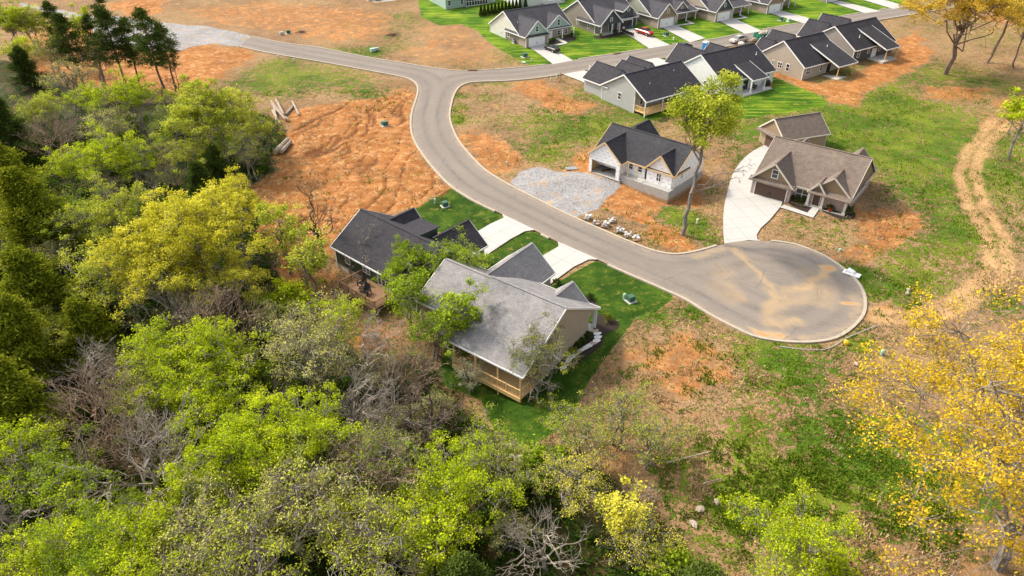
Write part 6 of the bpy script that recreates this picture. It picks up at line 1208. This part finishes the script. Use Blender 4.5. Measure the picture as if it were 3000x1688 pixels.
chair('deck_chair','dark deck chair nearest the left rail on the raised deck',loc(hG,7.4,-.9,1.17),R_(-41),'black',1.25,'chairs on the raised deck');chair('deck_chair','dark deck chair nearer the front rail on the raised deck',loc(hG,9.3,-1.8,1.17),R_(-41+20),'black',1.25,'chairs on the raised deck')
e=thing('side_table',loc(hG,8.3,-1.7,1.16),0,'small dark table between the two deck chairs','table');m=MB();m.box(-.3,.3,-.3,.3,.5,.55);m.build('table_top','black',e)
for a in (-.25,.25):
    for b in (-.25,.25): m=MB();m.box(a-.03,a+.03,b-.03,b+.03,0,.5);m.build('leg','black',e)
p=g('4',2032,728);chair('porch_chair','yellow wooden chair on the brick house porch',(p[0]-.1,p[1]-.3,p[2]+.5),R_(-38),'yellow',1.1)
p=g('4',2060,722);m=MB();m.tube((0,0,0),(0,0,.5),.2,.27,n=10);o=m.build('flower_pot','john_blue');o.location=(p[0]-.2,p[1]-.4,p[2]+.45);tag(o,'blue pot beside the yellow chair','pot')
p=g('4',2010,768);m=MB();m.blob((0,0,.3),(.4,.4,.4),8,8,5,.5);o=m.build('flowering_plant','red_pot');o.location=p;tag(o,'red flowering plant before the brick house porch','plant')
p=g('2',300,760);base=Vector((p[0],p[1],p[2]+.15))
for i,(dx,dy,l) in enumerate(((-.9,.9,'dark patio chair left of the patio table'),(.9,.9,'dark patio chair behind the patio table'),(.2,-.6,'patio chair in front of the patio table'))): chair('patio_chair',l,base+Vector((dx,dy+1,0)),i*2.,'black',1.1,'chairs on the white house patio')
e=thing('patio_table',base+Vector((0,1.1,0)),0,'dark round table on the white house patio','table');m=MB();m.tube((0,0,.7),(0,0,.75),.6,n=14);m.build('table_top','black',e);m=MB();m.tube((0,0,0),(0,0,.7),.06,n=8);m.build('leg','black',e)
p=g('2',418,722);e=thing('grill',(p[0],p[1],p[2]+.1),R_(34),'black covered grill at the right end of the white house patio','grill');m=MB();m.box(-.7,.7,-.35,.35,.0,.9);m.build('body','black',e);m=MB();m.hexa([(-.6,-.3,.9),(.6,-.3,.9),(.6,.3,.9),(-.6,.3,.9)],[(-.5,-.15,1.25),(.5,-.15,1.25),(.5,.2,1.25),(-.5,.2,1.25)]);m.build('lid','black',e)
# pots along the drive, clutter in garage
for i in range(8):
    p=g('1',1785+i*12.5,272+i*4.6);e=thing('potted_plant',(p[0],p[1],p[2]),i,'dark potted plant in the row beside the red pickup driveway','plant','potted plants beside the red pickup driveway');m=MB();m.tube((0,0,0),(0,0,.4),.16,.2,n=8);m.build('pot','black',e);m=MB();m.blob((0,0,.6),(.28,.28,.3),i,7,4,.4);m.build('foliage','mulch',e)
r=random.Random(4)
for i,mt in enumerate(('car_red','lamp_white','pink_flower','john_blue')):
    p=loc(hB,8.3+i*1.1,1.0,.05);m=MB();m.box(-.35,.35,-.1,.1,0,.5+.2*(i%2));o=m.build('storage_box',mt);o.location=p;o.rotation_euler=(0,0,R_(34));tag(o,['red','white','pink','blue'][i]+' box in the open garage of the charcoal gabled house','box')
# materials by the pickup
for i,(x,y,l) in enumerate(((200,385,'white wrapped bundle beside the beige pickup'),(312,352,'pallet of pinkish stone near the green dumpster'))):
    p=g('2',x,y);e=thing('pallet_load',(p[0],p[1],p[2]+.05),.5,l,'pallet');m=MB();m.box(-.9,.9,-.6,.6,0,.15);m.build('pallet','old_wood',e);m=MB();m.blob((0,0,.55),(.95,.65,.5),i,8,5,.3);m.build('load','lamp_white' if i==0 else 'brick_tan',e)
# manure: brush piles
for i,(k,x,y,s,l) in enumerate((('3',2475,225,1.7,'dark brush heap on the bare lot above the upper road'),('M',1260,1060,1.8,'reddish brush heap below the fallen trunk'),('Q',2350,640,1.5,'pale brush under the huge golden oak'),('3',1900,205,1.,'small debris heap right of the dark utility cabinet'))):
    rg=np.random.default_rng(i+60);S=[];
    for j in range(70): a=rg.normal(size=3)*np.array([.5,.5,.15])*s;a[2]=abs(a[2])+.05;d=rg.normal(size=3);d[2]*=.25;d/=np.linalg.norm(d);path(S,a,a+d*rg.uniform(.6,1.5)*s*.8,.035,.015,rg,2,.15)
    o=linko('brush_pile',segs_mesh('brush',S,'bark_dark' if i in(0,3) else 'bark_brown' if i==1 else 'bark_pale',4));o.location=g(k,x,y);tag(o,l,'brush pile')
# ================================================================== LIGHT, SKY, CAMERA
w=bpy.data.worlds.new('World');scn.world=w;w.use_nodes=True;nt=w.node_tree;nt.nodes.clear()
sk=nt.nodes.new('ShaderNodeTexSky');sk.sky_type='NISHITA';sk.sun_disc=False;sk.sun_elevation=R_(44);sk.sun_rotation=R_(-60);sk.air_density=.8;sk.dust_density=3.5
bg=nt.nodes.new('ShaderNodeBackground');bg.inputs[1].default_value=.31;ou=nt.nodes.new('ShaderNodeOutputWorld')
hs=nt.nodes.new('ShaderNodeHueSaturation');hs.inputs['Saturation'].default_value=.3;nt.links.new(sk.outputs[0],hs.inputs['Color']);nt.links.new(hs.outputs[0],bg.inputs[0]);nt.links.new(bg.outputs[0],ou.inputs[0])
sd=bpy.data.lights.new('sun','SUN');sd.energy=4.1;sd.angle=R_(5.);sd.color=(1.,.87,.66);so=bpy.data.objects.new('sun',sd);COL.objects.link(so)
az=R_(-60);el=R_(44);dv=Vector((math.sin(az)*math.cos(el),math.cos(az)*math.cos(el),math.sin(el)))
so.rotation_euler=dv.to_track_quat('Z','Y').to_euler()
cd=bpy.data.cameras.new('camera');cd.sensor_width=36;cd.lens=24;cd.clip_end=6000;cd.clip_start=.5
co=bpy.data.objects.new('camera',cd);COL.objects.link(co);co.location=(0,0,H);co.rotation_euler=(math.pi/2-TH,0,0)
scn.camera=co
scn.view_settings.view_transform='Standard';scn.view_settings.look='None';scn.view_settings.exposure=0
